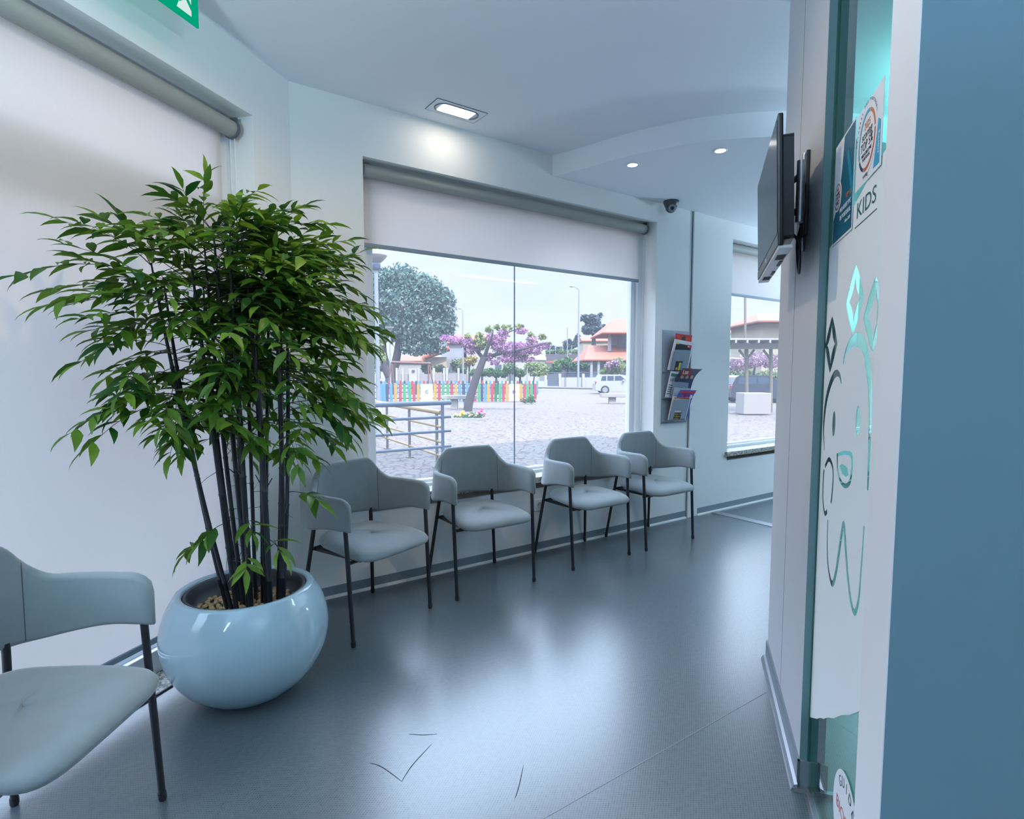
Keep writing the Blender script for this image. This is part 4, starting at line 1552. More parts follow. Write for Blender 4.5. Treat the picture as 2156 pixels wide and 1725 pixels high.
# ================================================================== exit sign
ES = frame(V2 * 1.845 + N2 * 1.75 + UP * 2.543, V2, UP, V2.cross(UP))
es = thing('exit_sign', ES, 'green emergency exit sign with running figure hanging near the left wall', 'sign')
M_exit = emit('exit_green', (0.0, 0.50, 0.27, 1), 0.34)
M_exitw = emit('exit_white', (0.78, 0.95, 0.92, 1), 0.40)
b = MB()
b.box(-0.36, 0.0, -0.004, 0.0, 0.172, 0.004)
b.build('sign_plate', M_exit, es)
b = MB()
b.box(-0.30, 0.172, -0.02, -0.06, CEIL - 2.543, 0.02)
b.build('ceiling_fitting', M_white_plastic, es)
dz = 0.0046
flat('door_field', [[(-0.10, 0.022), (-0.034, 0.022), (-0.034, 0.155), (-0.10, 0.155), (-0.10, 0.075), (-0.086, 0.055)]], dz, M_exitw, es, label='white doorway field')
def limb(pts, w):
    return ribbon(pts, w)
for pts, w in (([(-0.066, 0.100), (-0.078, 0.064), (-0.092, 0.052)], 0.016), ([(-0.066, 0.100), (-0.050, 0.070), (-0.030, 0.046)], 0.014),
               ([(-0.064, 0.094), (-0.058, 0.128)], 0.026), ([(-0.060, 0.126), (-0.088, 0.112), (-0.092, 0.094)], 0.010), ([(-0.056, 0.126), (-0.036, 0.110)], 0.010)):
    flat('figure_limb', [limb(pts, w)], dz + 0.0008, M_exit, es, label='green figure limb')
flat('figure_head', [circle(-0.050, 0.146, 0.010)], dz + 0.0008, M_exit, es, label='green figure head')
flat('arrow', [[(-0.34, 0.09), (-0.28, 0.14), (-0.28, 0.105), (-0.17, 0.105), (-0.17, 0.075), (-0.28, 0.075), (-0.28, 0.04)]], dz, M_exitw, es, label='white arrow')

# ================================================================== wall socket
so = thing('wall_socket', F_WALL(YW) @ Matrix.Translation((2.409, 0.328, 0.0005)), 'white round power socket low on the wall behind the chairs', 'socket')
b = MB()
b.box(-0.041, -0.041, 0.0, 0.041, 0.041, 0.008)
b.build('cover_plate', M_white_plastic, so, bevel=0.004)
b = MB()
b.lathe([(0.0215, 0.0082), (0.0215, 0.0095), (0.0195, 0.0095), (0.0190, 0.0082), (0, 0.0081)], 28)
b.build('round_recess', M_strip, so)
for x in (-0.0095, 0.0095):
    b = MB()
    b.tube([(x, 0, 0.0078), (x, 0, 0.0086)], 0.0026, 12)
    b.build('pin_hole', M_ink, so)

# ================================================================== OUTSIDE
def rgo(r, g, b):      # outdoor colours: darkened below real reflectance to offset the strong sky light
    return tuple(c * OUT_K for c in rgb(r, g, b)[:3]) + (1,)
def rgg(r, g, b):  # ground colours, darkened further against the same sky light
    return tuple(c * GND_K for c in rgb(r, g, b)[:3]) + (1,)
OUT_K, GND_K = 0.30, 0.140
def ground_mat(name, a, b, sc, rough=0.9):
    m = mat(name, a, rough)
    nt = m.node_tree
    N, L = nt.nodes, nt.links
    bs = N['Principled BSDF']
    tc = N.new('ShaderNodeTexCoord')
    vo = N.new('ShaderNodeTexVoronoi')
    vo.feature = 'DISTANCE_TO_EDGE'
    vo.inputs['Scale'].default_value = sc
    L.new(tc.outputs['Object'], vo.inputs['Vector'])
    mr = N.new('ShaderNodeMapRange')
    mr.inputs['From Max'].default_value = 0.12
    L.new(vo.outputs['Distance'], mr.inputs['Value'])
    nz = N.new('ShaderNodeTexNoise')
    nz.inputs['Scale'].default_value = 0.9
    nz.inputs['Detail'].default_value = 6
    L.new(tc.outputs['Object'], nz.inputs['Vector'])
    mx = N.new('ShaderNodeMix'); mx.data_type = 'RGBA'
    L.new(mr.outputs['Result'], mx.inputs['Factor'])
    mx.inputs['A'].default_value = b
    mx.inputs['B'].default_value = a
    m2 = N.new('ShaderNodeMix'); m2.data_type = 'RGBA'; m2.blend_type = 'MULTIPLY'
    m2.inputs['Factor'].default_value = 0.25
    L.new(mx.outputs['Result'], m2.inputs['A'])
    L.new(nz.outputs['Color'], m2.inputs['B'])
    L.new(m2.outputs['Result'], bs.inputs['Base Color'])
    return m
def tile_mat(name, a, b, w, h):
    m = mat(name, a, 0.85)
    nt = m.node_tree
    N, L = nt.nodes, nt.links
    tc = N.new('ShaderNodeTexCoord')
    br = N.new('ShaderNodeTexBrick')
    br.offset = 0.0
    br.inputs['Scale'].default_value = 1.0
    br.inputs['Brick Width'].default_value = w
    br.inputs['Row Height'].default_value = h
    br.inputs['Mortar Size'].default_value = 0.006
    br.inputs['Color1'].default_value = a
    br.inputs['Color2'].default_value = tuple(c * 0.95 for c in a[:3]) + (1,)
    br.inputs['Mortar'].default_value = b
    L.new(tc.outputs['Object'], br.inputs['Vector'])
    L.new(br.outputs['Color'], N['Principled BSDF'].inputs['Base Color'])
    return m
M_cobble = ground_mat('pale_cobble', rgg(236, 214, 200), rgg(128, 106, 98), 5.0)
M_pave = tile_mat('pale_paving', rgg(214, 214, 220), rgg(150, 152, 166), 0.6, 0.3)
M_road = mat('pale_asphalt', rgg(206, 202, 206), 0.9)
M_lawn = mat('dry_lawn', rgg(206, 208, 150), 0.9, mottle=0.2, mscale=0.6)
M_kerb = mat('kerb_stone', rgg(190, 180, 176), 0.9)
M_concrete = mat('pale_concrete', rgo(222, 214, 206), 0.85)
M_hwall = mat('cream_render', rgo(236, 232, 226), 0.9)
M_hgrey = mat('grey_render', rgo(208, 210, 220), 0.9)
M_ochre = mat('pale_ochre_render', rgo(238, 222, 190), 0.9)
M_roof = mat('orange_roof_tile', rgo(226, 128, 96), 0.85, mottle=0.12, mscale=3)
M_pane = mat('dark_house_window', rgo(120, 130, 146), 0.2)
M_gate = mat('grey_gate', rgo(112, 122, 142), 0.5)
M_stone = mat('dark_terrace_stone', rgo(130, 122, 126), 0.9, mottle=0.3, mscale=2)
M_pole = mat('pale_lamp_post', rgo(196, 204, 216), 0.4)
M_blue_railshade = mat('blue_grey_and_rail_shade', rgo(128, 146, 176), 0.45)  # railing's shade put into the colour; plain blue grey on lamp and garden rails
M_sunrail = mat('sunlit_ochre_rail', rgo(214, 174, 96), 0.5)  # same railing paint with sunlight put into the colour
M_postg = mat('weathered_post', rgo(150, 138, 120), 0.6)
M_bark = mat('dark_bark', rgo(88, 78, 82), 0.9, mottle=0.3, mscale=12)
M_brown = mat('brown_timber', rgo(150, 104, 92), 0.8)
M_carw = mat('white_car_paint', rgo(236, 236, 238), 0.2, coat=0.5)
M_card = mat('dark_car_paint', rgo(70, 78, 100), 0.25, coat=0.5)
M_carglass = mat('car_window_glass', rgo(96, 112, 134), 0.08)
M_tyre = mat('tyre_rubber', rgo(58, 58, 64), 0.8)
M_hub = mat('wheel_alloy', rgo(190, 194, 200), 0.35)
M_taillight = mat('red_tail_lamp', rgo(206, 70, 76), 0.3)
L_pine = leaf_mat('hazy_pine_needles', rgo(112, 156, 152), rgo(160, 194, 172), 0.2, 0.8)  # distance haze put into the pale bluish needle colour
L_euc = leaf_mat('grey_green_leaves', rgo(100, 122, 132), rgo(140, 158, 160), 0.2, 0.8)
L_light = leaf_mat('light_green_leaves', rgo(176, 204, 108), rgo(206, 222, 150), 0.35, 0.8)
L_hedge = leaf_mat('hedge_leaves', rgo(78, 142, 84), rgo(140, 182, 104), 0.3, 0.8)
L_bush = leaf_mat('bush_leaves', rgo(120, 158, 112), rgo(170, 194, 120), 0.3, 0.8)
L_pink = leaf_mat('pink_blossom', rgo(236, 140, 220), rgo(252, 196, 236), 0.35, 0.8)
L_tip = leaf_mat('young_leaves', rgo(150, 176, 90), rgo(204, 206, 112), 0.35, 0.8)
L_yellow = leaf_mat('yellow_leaves', rgo(226, 204, 110), rgo(222, 184, 96), 0.3, 0.8)
L_pinkpale = leaf_mat('pale_pink_blossom', rgo(226, 176, 206), rgo(240, 204, 222), 0.35, 0.8)
PICK = {'r': mat('red_picket', rgo(226, 76, 92), 0.5), 'g': mat('green_picket', rgo(92, 200, 120), 0.5), 'b': mat('blue_picket', rgo(112, 184, 236), 0.5),
        'y': mat('yellow_picket', rgo(242, 196, 84), 0.5), 'd': mat('dark_blue_picket', rgo(64, 84, 124), 0.5)}
bpy.context.view_layer.update()

F0 = F_OUT((0, 0, 0))
def loc3(p):
    return Vector((p.dot(RW), p.dot(FW), p.z))
def pbox(b, x0, y0, x1, y1, D, depth):
    a, c = loc3(P(x0, y1, D)), loc3(P(x1, y0, D))
    f = (a.y + c.y) / 2
    b.box(a.x, f, a.z, c.x, f + depth, c.z, F0)
    return b
def slab(b, pts, h):
    g_ = [gnd(*p) for p in pts]
    return b.prism([(p.x, p.y) for p in g_], GZ, GZ + h)
def othing(name, px, py, D, label, cat, group=None):
    p = P(px, py, D)
    t = thing(name, Matrix.Translation((p.x, p.y, GZ)), label, cat, group)
    bpy.context.view_layer.update()
    return t
def part(b, name, m, t, label=None, bevel=0.0):
    return under(b.build(name, m, None, bevel=bevel, label=label), t)
def cloud(lobes, D, n, size, rnd, sq=1.0, flatness=0.0):
    """leaf quads scattered through ellipsoid lobes (px, py, rx, ry in sight-line pixels at depth D)"""
    b = MB()
    v, f = [], []
    k = D / FPX
    tot = sum(l[2] * l[3] for l in lobes)
    for l in lobes:
        c = P(l[0], l[1], D)
        m = int(n * l[2] * l[3] / tot)
        for _ in range(m):
            while True:
                q = Vector((rnd.uniform(-1, 1), rnd.uniform(-1, 1), rnd.uniform(-1, 1)))
                if q.length <= 1:
                    break
            q = q * (0.55 + 0.45 * rnd.random()) / max(q.length, 0.3) * min(1, q.length + 0.35) if rnd.random() < 0.7 else q
            p = c + RW * q.x * l[2] * k + FW * q.y * l[2] * k * sq + UP * q.z * l[3] * k
            a = Vector((rnd.uniform(-1, 1), rnd.uniform(-1, 1), rnd.uniform(-1, 1) * (1 - flatness))).normalized()
            e = a.cross(Vector((rnd.uniform(-1, 1), rnd.uniform(-1, 1), rnd.uniform(-1, 1)))).normalized()
            s = size * rnd.uniform(0.6, 1.3)
            o = len(v)
            v += [p - a * s, p + e * s * 0.5, p + a * s, p - e * s * 0.5]
            f.append((o, o + 1, o + 2, o + 3))
    b.add(v, f)
    return b
def limb_tube(b, pts, D, r0, r1, n=4, dd=None):
    q = smooth_path([P(x, y, D + (dd[i] if dd else 0)) for i, (x, y) in enumerate(pts)], n)
    m = len(q) - 1
    b.tube(q, [r0 + (r1 - r0) * i / m for i in range(m + 1)], 8)
    return b
R = random.Random(5)

# ground, pavement, road, lawn
o_ = MB()
o_.box(-60, YW + T, GZ - 0.3, 260, 260, GZ)
struct(o_.build('ground', M_cobble))
o_ = MB()
o_.box(-20, YW + T, GZ, 30, 7.6, GZ + 0.012)
o_.box(-20, 7.6, GZ, 30, 7.72, GZ + 0.014)
struct(o_.build('pavement', M_pave))
o_ = MB()
slab(o_, [(1146, 816), (1420, 816), (1420, 823), (1135, 822)], 0.01)
slab(o_, [(700, 803), (990, 809), (990, 806), (700, 800)], 0.01)
struct(o_.build('road', M_road))
o_ = MB()
slab(o_, [(1110, 818), (1262, 821), (1262, 819.5), (1110, 816.5)], 0.14)
struct(o_.build('trim_3', M_kerb))
o_ = MB()
slab(o_, [(985, 815), (1148, 815.5), (1146, 803), (985, 799)], 0.03)
struct(o_.build('lawn', M_lawn))

# railings by the ramp
def rail_thing(label, posts, rails, prt, rr, M_r, M_p, a, c, name='handrail_fence'):
    t = thing(name, Matrix.Translation((a.x, a.y, GZ)), label, 'railing')
    bpy.context.view_layer.update()
    for (x, y, top) in posts:
        b = MB()
        b.tube([(x, y, GZ), (x, y, top - 0.05), (x, y, top - 0.03), (x, y, top)], [0.026, 0.026, 0.024, 0.006], 10)
        b.box(x - 0.06, y - 0.06, GZ, x + 0.06, y + 0.06, GZ + 0.02)
        part(b, 'post', M_p, t)
    for i, z in enumerate(rails):
        b = MB()
        b.tube([Vector((a.x, a.y, z)), Vector((c.x, c.y, z))], prt if i == 0 else rr, 12)
        part(b, 'rail', M_r, t)
    return t
YB = 7.83
rail_thing('tubular railing coloured blue grey as if shaded, running along the pavement outside the window', [(4.16, YB, 0.80), (2.4, YB, 0.80), (0.6, YB, 0.80)], [0.785, 0.565, 0.345, 0.105], 0.036, 0.022, M_blue_railshade, M_blue_railshade,
           Vector((0.2, YB, 0)), Vector((4.30, YB, 0)))
rail_thing('tubular railing coloured ochre as if sunlit, leading out from the pavement to the square', [(4.40, 8.49, 0.62), (4.53, 9.85, 0.60), (4.66, 11.23, 0.60), (4.79, 12.6, 0.60)], [0.60, 0.36, 0.11, -0.12], 0.040, 0.022, M_sunrail, M_postg,
           Vector((4.385, 8.30, 0)), Vector((4.85, 13.2, 0)))

# stone benches
def bench(px0, px1, y_seat, y_foot, D, label, legs):
    t = othing('stone_bench', (px0 + px1) / 2, y_foot, D, label, 'bench', 'stone benches on the square')
    part(pbox(MB(), px0, y_seat, px1, y_seat + 8, D - 0.2, 0.55), 'seat_slab', M_concrete, t, bevel=0.02)
    for a, c in legs:
        a_ = pbox(MB(), a, y_seat + 7.5, c, y_foot, D - 0.05, 0.32)
        part(a_, 'leg', M_concrete, t)
bench(930, 1003, 833, 861.5, 25.0, 'pale stone bench beside the pink blossom tree', [(948, 963), (976, 992)])
bench(1266, 1345, 829, 850, 29.5, 'pale stone bench before the white car', [(1283, 1297), (1322, 1336)])

# pink redbud tree in its flower bed
D = 23.7
t = othing('blossom_tree', 985, 866, D, 'leaning dark trunked tree with pink blossom in the middle of the square', 'tree')
b = MB()
limb_tube(b, [(984, 871), (988, 845), (1000, 803), (1012, 772), (1019, 752)], D, 0.20, 0.135)
limb_tube(b, [(1018, 756), (1003, 738), (985, 724), (955, 717), (930, 711)], D, 0.09, 0.02, dd=[0, .2, .5, .8, 1])
limb_tube(b, [(1019, 755), (1026, 735), (1035, 712), (1038, 694)], D, 0.09, 0.02, dd=[0, -.2, -.4, -.5])
limb_tube(b, [(1018, 758), (1040, 748), (1070, 742), (1110, 733), (1150, 722)], D, 0.10, 0.02, dd=[0, 0, -.3, -.5, -.6])
limb_tube(b, [(1032, 720), (1056, 706), (1080, 696), (1100, 690)], D, 0.05, 0.015, dd=[0, .3, .5, .7])
limb_tube(b, [(1060, 745), (1085, 755), (1115, 760)], D, 0.045, 0.015)
part(b, 'trunk', M_bark, t)
lob = [(938, 712, 14, 7), (958, 716, 20, 9), (982, 722, 18, 13), (1000, 730, 15, 15), (990, 740, 12, 7), (1035, 716, 16, 16), (1050, 726, 20, 18), (1075, 736, 26, 18), (1100, 736, 24, 17),
       (1125, 735, 20, 14), (1145, 728, 14, 8), (1098, 698, 16, 7), (1070, 756, 30, 9), (1110, 757, 22, 6), (1060, 704, 14, 10), (1120, 716, 12, 10), (1030, 752, 8, 10), (1042, 764, 12, 6)]
part(cloud(lob, D, 4600, 0.062, R, 1.0), 'blossom', L_pink, t, 'pink blossom')
lob = [(1012, 724, 20, 16), (1010, 706, 10, 6), (1030, 695, 8, 9), (1068, 690, 14, 6), (1092, 688, 10, 6), (1118, 704, 6, 6), (1142, 710, 10, 7), (1156, 724, 6, 4), (985, 708, 8, 6), (968, 722, 6, 4), (1046, 690, 8, 6), (1100, 752, 14, 4)]
part(cloud(lob, D, 620, 0.09, R, 1.0), 'foliage', L_tip, t, 'yellow green young leaves')

def flower_bed(px0, px1, yb, D, label, blooms, edging=True):
    t = othing('flower_bed', (px0 + px1) / 2, yb, D, label, 'flower bed')
    if edging:
        part(pbox(MB(), px0, yb - 7, px1, yb, D, 0.08), 'edging', M_concrete, t)
    w = px1 - px0
    part(cloud([((px0 + px1) / 2 - w * 0.15, yb - 9, w * 0.34, 6), ((px0 + px1) / 2 + w * 0.18, yb - 11, w * 0.28, 9)], D + 0.4, 420, 0.05, R, 0.5), 'foliage', L_hedge, t)
    for x, y, m in blooms:
        b = MB()
        p = P(x, y, D + 0.35)
        b.ico((p.x, p.y, p.z), 0.055, 1, noise=0.25, seed=int(x))
        part(b, 'flower', m, t)
flower_bed(952, 1023, 888, 19.2, 'flower bed with yellow and pink flowers at the foot of the blossom tree',
           [(960, 873, M_yellow), (972, 869, M_yellow), (977, 872, M_yellow), (969, 875, M_yellow), (975, 867, M_yellow), (989, 877, M_skin), (992, 874, M_skin), (1004, 872, M_skin),
            (1014, 865, M_magenta), (1008, 868, M_magenta), (1020, 871, M_magenta), (1002, 876, M_skin), (1015, 861, M_magenta)])
flower_bed(1093, 1131, 852, 28.8, 'small round flower bed with red flowers at the right end of the picket fence',
           [(1101, 843, M_magenta), (1105, 841, M_skin), (1126, 842, M_magenta), (1129, 844, M_skin)], False)

# coloured picket fences of the playground
def fence(D, y0, y1, items, label, panels=(), wpx=5.8):
    t = othing('picket_fence', 950, y1, D, label, 'fence')
    k = D / FPX
    for px, c in items:
        a = loc3(P(px, y1, D)); z0, z1 = a.z, P(px, y0, D).z
        w = wpx * k / 2
        poly = [(a.x - w, z0), (a.x + w, z0), (a.x + w, z1 - w)] + [(a.x + w * cos(q * pi / 6), z1 - w + w * sin(q * pi / 6)) for q in range(1, 6)] + [(a.x - w, z1 - w)]
        b = MB()
        b.prism(poly, -a.y - 0.02, -a.y + 0.02, F0 @ Matrix(((1, 0, 0, 0), (0, 0, -1, 0), (0, 1, 0, 0), (0, 0, 0, 1))))
        part(b, 'picket', PICK[c], t, {'r': 'red picket', 'g': 'green picket', 'b': 'light blue picket', 'y': 'yellow picket', 'd': 'dark blue picket'}[c])
    xs = [i[0] for i in items]
    for y in (y0 + (y1 - y0) * 0.22, y0 + (y1 - y0) * 0.80):
        part(pbox(MB(), min(xs) - 3, y, max(xs) + 3, y + 2.0, D + 0.04, 0.05), 'cross_rail', PICK['d'], t)
    for a, c, kind in panels:
        pn = part(pbox(MB(), a, y0 + 1, c, y1 - 1, D - 0.03, 0.04), 'sign_panel', M_white_plastic, t, 'white panel')
        cx_, cy_ = (a + c) / 2, y0 + (y1 - y0) * 0.46
        p = P(cx_, cy_, D - 0.06)
        EM = frame(p, RW, UP, -FW)
        for a0, a1, m in (((200, 340, M_dark), (20, 160, M_greenink), (160, 200, M_rust)) if kind == 0 else ((90, 270, M_blueink), (-60, 60, M_orange), (60, 90, M_greenink))):
            o = flat('panel_emblem', [arc_band(0, 0, 0.035, 0.105, a0, a1)], 0.0, m, None, 0.006)
            o.matrix_world = EM
            under(o, pn)
    return t
z0 = 770
it = [(50, 'g'), (120, 'r'), (195, 'y'), (262, 'b'), (300, 'b'), (350, 'd'), (415, 'b'), (487, 'y'), (562, 'r'), (630, 'g'), (717, 'g'), (787, 'r'), (855, 'y'), (1127, 'y'), (1192, 'r'), (1255, 'g'), (1335, 'g'),
      (1400, 'r'), (1465, 'y'), (1527, 'b'), (1592, 'd'), (1650, 'b'), (1712, 'y'), (1775, 'r'), (1835, 'g'), (1885, 'd'), (1940, 'b'), (1990, 'y'), (2050, 'r'), (2108, 'g')]
items = [(770 + x / 7.7, c) for x, c in it] + [(1040 + x / 7.7, c) for x, c in [(30, 'g'), (98, 'g'), (153, 'r'), (213, 'y'), (438, 'y'), (495, 'r'), (545, 'g'), (610, 'g'), (670, 'r')]]
items = [(760 - 9 * k, 'ygrb'[k % 4]) for k in range(3)] + items
fence(31.5, 808, 845.5, items, 'front playground fence of coloured pickets with two white panels', [(886, 911, 0), (1072, 1093, 1)])
fence(42.0, 802, 831, [(770 + 8.2 * k, 'rybgrdyg'[(k * 5 + k // 3) % 8]) for k in range(45)], 'rear playground fence of coloured pickets behind the front one', wpx=4.2)

# swing frame in the playground
D = 37.0
t = othing('swing_frame', 865, 838, D, 'brown timber swing frame behind the picket fence', 'swing')
b = MB(); limb_tube(b, [(824, 763), (865, 764.5), (907, 766)], D, 0.085, 0.085); part(b, 'top_beam', M_brown, t)
for pts in ([(824, 764), (814, 838)], [(825, 764), (831, 838)], [(902, 767), (902, 838)], [(904, 767), (917, 838)]):
    b = MB(); limb_tube(b, pts, D, 0.055, 0.055, 2); part(b, 'leg', M_brown, t)

# lamp posts
def bowl_lamp(px, D, ztop, label):
    g_ = P(px, 785, D); g_.z = GZ
    t = thing('lamp_post', Matrix.Translation(g_), label, 'street lamp', 'bowl topped lamp posts')
    H_ = ztop - GZ
    b = MB(); b.tube([(0, 0, 0), (0, 0, 0.75), (0, 0, 0.76)], [0.075, 0.075, 0.05], 16); b.build('base_sleeve', M_pole, t)
    b = MB(); b.tube([(0, 0, 0.7), (0, 0, H_ - 0.32)], [0.056, 0.05], 14); b.build('pole', M_pole, t)
    b = MB(); b.lathe([(0.05, H_ - 0.40), (0.11, H_ - 0.36), (0.12, H_ - 0.16), (0.0, H_ - 0.15)], 24); b.build('lamp_body', M_blue_railshade, t)
    b = MB(); b.lathe([(0.12, H_ - 0.20), (0.20, H_ - 0.13), (0.285, H_ - 0.03), (0.29, H_ - 0.0), (0.0, H_ + 0.01)], 32); b.build('bowl', mat('frosted_lamp_bowl', rgo(224, 220, 216), 0.4), t)
bowl_lamp(795.5, 14.7, 4.24, 'nearest bowl topped lamp post at the left edge of the window view')
bowl_lamp(822, 39.0, 4.34, 'farther bowl topped lamp post before the pine trunk')
def arm_lamp(px, top, D, arm_dx, label):
    g_ = P(px, 785, D); g_.z = GZ
    zt = P(px, top, D).z
    t = thing('street_lamp', Matrix.Translation(g_), label, 'street lamp')
    b = MB(); b.tube([(0, 0, 0), (0, 0, zt - GZ)], [0.13, 0.07], 10); b.build('pole', M_pole, t)
    b = MB()
    dx = RW * (arm_dx * D / FPX)
    b.tube([(0, 0, zt - GZ - 0.05), tuple(dx * 0.5 + UP * (zt - GZ + 0.25)), tuple(dx + UP * (zt - GZ + 0.32))], 0.05, 8); b.build('arm', M_pole, t)
    b = MB(); c = dx + UP * (zt - GZ + 0.28)
    b.ico(tuple(c), 0.28, 2, (1, 0.5, 0.3)); b.build('lamp_head', M_pole, t)
arm_lamp(1217.5, 611, 62, -16, 'tall thin street lamp with a left arm before the white garden wall')
arm_lamp(975, 655, 80, -6, 'thin street lamp behind the blossom tree crown')
for px, top, D, lab in ((1110, 776, 33, 'short pale bollard post above the right fence panel'), (1194, 690, 118, 'faint far mast above the vineyard')):
    g_ = P(px, 785, D); g_.z = GZ
    b = MB(); b.tube([(0, 0, 0), (0, 0, P(px, top, D).z - GZ)], 0.035 if D < 50 else 0.10, 8)
    o = b.build('pole', M_pole); o.location = g_; tag(o, lab, 'pole')

# trees and bushes
def tree(name, label, D, base, trunk, lobes, n, size, lm, sq=1.0, r=0.2, group=None, cat='tree'):
    t = othing(name, base[0], base[1], D, label, cat, group)
    if trunk:
        b = MB()
        for pts in trunk:
            limb_tube(b, pts, D, r, r * 0.55)
        part(b, 'trunk', M_bark, t)
    part(cloud(lobes, D, n, size, R, sq), 'foliage', lm, t)
    return t
tree('pine_tree', 'very large pine tree coloured blue green for haze at the left of the window view', 92, (823, 803),
     [[(822, 806), (824, 790), (832, 768), (838, 735), (842, 700)], [(822, 792), (812, 770), (806, 740), (806, 700)]],
     [(808, 590, 30, 30), (845, 588, 48, 32), (890, 606, 45, 34), (930, 640, 33, 38), (940, 680, 24, 34), (860, 640, 75, 50), (800, 640, 34, 60), (850, 690, 70, 36), (910, 700, 45, 30), (880, 730, 48, 20), (815, 690, 40, 30), (925, 735, 16, 12), (790, 700, 14, 30)],
     12000, 0.36, L_pine, 0.8, 0.95)
tree('tree', 'small light green tree behind the nearest lamp post', 46, (786, 826), [[(786, 826), (787, 790), (785, 750)]],
     [(782, 700, 14, 30), (790, 730, 16, 26), (800, 752, 14, 12), (778, 758, 12, 16), (784, 676, 10, 18)], 900, 0.20, L_light, 1.0, 0.10)
tree('tree', 'grey green tall tree standing above the far red roof', 116, (1250, 735), [[(1250, 735), (1250, 710), (1249, 690)]],
     [(1230, 671, 9, 8), (1248, 676, 18, 14), (1264, 664, 6, 6), (1250, 692, 24, 10), (1236, 695, 12, 10), (1268, 692, 14, 8), (1256, 701, 22, 5)], 1500, 0.42, L_euc, 1.0, 0.5)
tree('tree', 'small pale green tree left of the window joint, behind the fence', 52, (1075, 820), [[(1074, 822), (1074, 800), (1073, 785)]],
     [(1073, 775, 15, 13), (1083, 781, 11, 9), (1064, 783, 9, 7)], 620, 0.15, L_bush, 1.0, 0.06)
tree('tree', 'small pale yellow green tree right of the window joint, behind the fence', 52, (1124, 820), [[(1122, 822), (1124, 800), (1126, 780)]],
     [(1118, 771, 17, 12), (1138, 775, 16, 12), (1128, 786, 18, 8), (1148, 784, 8, 7), (1112, 780, 8, 6)], 900, 0.15, L_light, 1.0, 0.07)
tree('tree', 'small tree with pink and green crown before the right house', 50, (1288, 823), [[(1286, 823), (1287, 800), (1290, 780)]],
     [(1285, 778, 16, 12), (1300, 770, 16, 18), (1272, 784, 10, 8)], 620, 0.16, L_light, 1.0, 0.07)
tree('blossoming_bush', 'pale pink blossom cluster before the right house wall', 49, (1289, 790), None, [(1283, 770, 10, 8), (1296, 764, 9, 9)], 300, 0.15, L_pinkpale, 1.0, cat='bush')
tree('bush', 'yellow leaved bush behind the pole left of the blossom trunk', 86, (988, 807), [[(988, 808), (988, 768)]], [(985, 762, 18, 10), (996, 756, 12, 8)], 420, 0.30, L_yellow, cat='bush')
tree('bush', 'dark green round bush before the two storey house', 97, (964, 804), [[(964, 805), (964, 775)]], [(963, 770, 14, 14), (975, 778, 10, 10)], 520, 0.32, L_bush, cat='bush')
tree('bush', 'round bush behind the gate pillars of the long garden wall', 96, (903, 804), [[(900, 805), (900, 778)]], [(898, 774, 12, 14), (925, 776, 14, 8)], 520, 0.32, L_bush, cat='bush')
tree('hedge', 'bright green hedge along the lawn behind the blossom trunk', 84, (1015, 808), [[(1015, 808), (1015, 790)], [(1045, 808), (1045, 790)], [(1000, 808), (1000, 790)], [(1095, 808), (1095, 790)]], [(1000, 786, 14, 9), (1015, 786, 14, 8), (1030, 784, 12, 9), (1045, 786, 12, 9), (1060, 787, 12, 8), (1095, 786, 14, 9)], 1500, 0.26, L_hedge, cat='hedge')
tree('hedge', 'wide green orchard bushes behind the white garden wall', 92, (1200, 806), [[(1195, 807), (1195, 775)], [(1215, 807), (1215, 775)]], [(1175, 771, 14, 14), (1195, 766, 16, 14), (1215, 770, 16, 14), (1232, 772, 12, 10), (1160, 780, 10, 8)], 1600, 0.28, L_hedge, cat='hedge')
tree('hedge', 'far dark trees rising behind the vineyard', 152, (1215, 760), None, [(1200, 726, 16, 12), (1218, 716, 10, 14), (1180, 738, 18, 8), (1160, 735, 12, 8), (1245, 728, 14, 8), (1290, 730, 16, 10)], 1300, 0.50, L_euc, 0.3, cat='hedge')
tree('hedge', 'low row of far shrubs at the left behind the long garden wall', 156, (800, 797), [[(800, 798), (800, 775)], [(1000, 798), (1000, 768)], [(1130, 798), (1130, 762)], [(700, 798), (700, 772)]], [(700, 770, 60, 14), (800, 775, 40, 12), (1000, 765, 90, 14), (1130, 760, 30, 10)], 1600, 0.6, L_bush, 0.2, cat='hedge')

# houses
def gable(b, x0, x1, ye, yr, D, depth, over=0.0, hip=0.0):
    """pitched roof: eaves y ye, ridge y yr (sight-line pixels at D), ridge along the view's width"""
    a, c = loc3(P(x0, ye, D)), loc3(P(x1, ye, D))
    zr = P(x0, yr, D).z
    f0, f1 = a.y - over, a.y + depth + over
    fm = (f0 + f1) / 2
    h = (c.x - a.x) * hip
    v = [(a.x, f0, a.z), (c.x, f0, a.z), (c.x, f1, a.z), (a.x, f1, a.z), (a.x + h, fm, zr), (c.x - h, fm, zr),
         (a.x, f0, a.z - 0.15), (c.x, f0, a.z - 0.15), (c.x, f1, a.z - 0.15), (a.x, f1, a.z - 0.15)]
    b.add(v, [(0, 1, 5, 4), (1, 2, 5), (2, 3, 4, 5), (3, 0, 4), (6, 9, 8, 7), (0, 6, 7, 1), (1, 7, 8, 2), (2, 8, 9, 3), (3, 9, 6, 0)], False, F0)
    return b
def windows(t_wall, rects, D, m=M_pane):
    for x0, y0, x1, y1 in rects:
        part_ = pbox(MB(), x0, y0, x1, y1, D - 0.06, 0.08).build('window', m)
        under(part_, t_wall)
t = othing('house', 870, 800, 104, 'long low house with orange roof behind the playground', 'house')
w = part(pbox(MB(), 837, 759, 887, 804, 104, 9), 'wall', M_hwall, t)
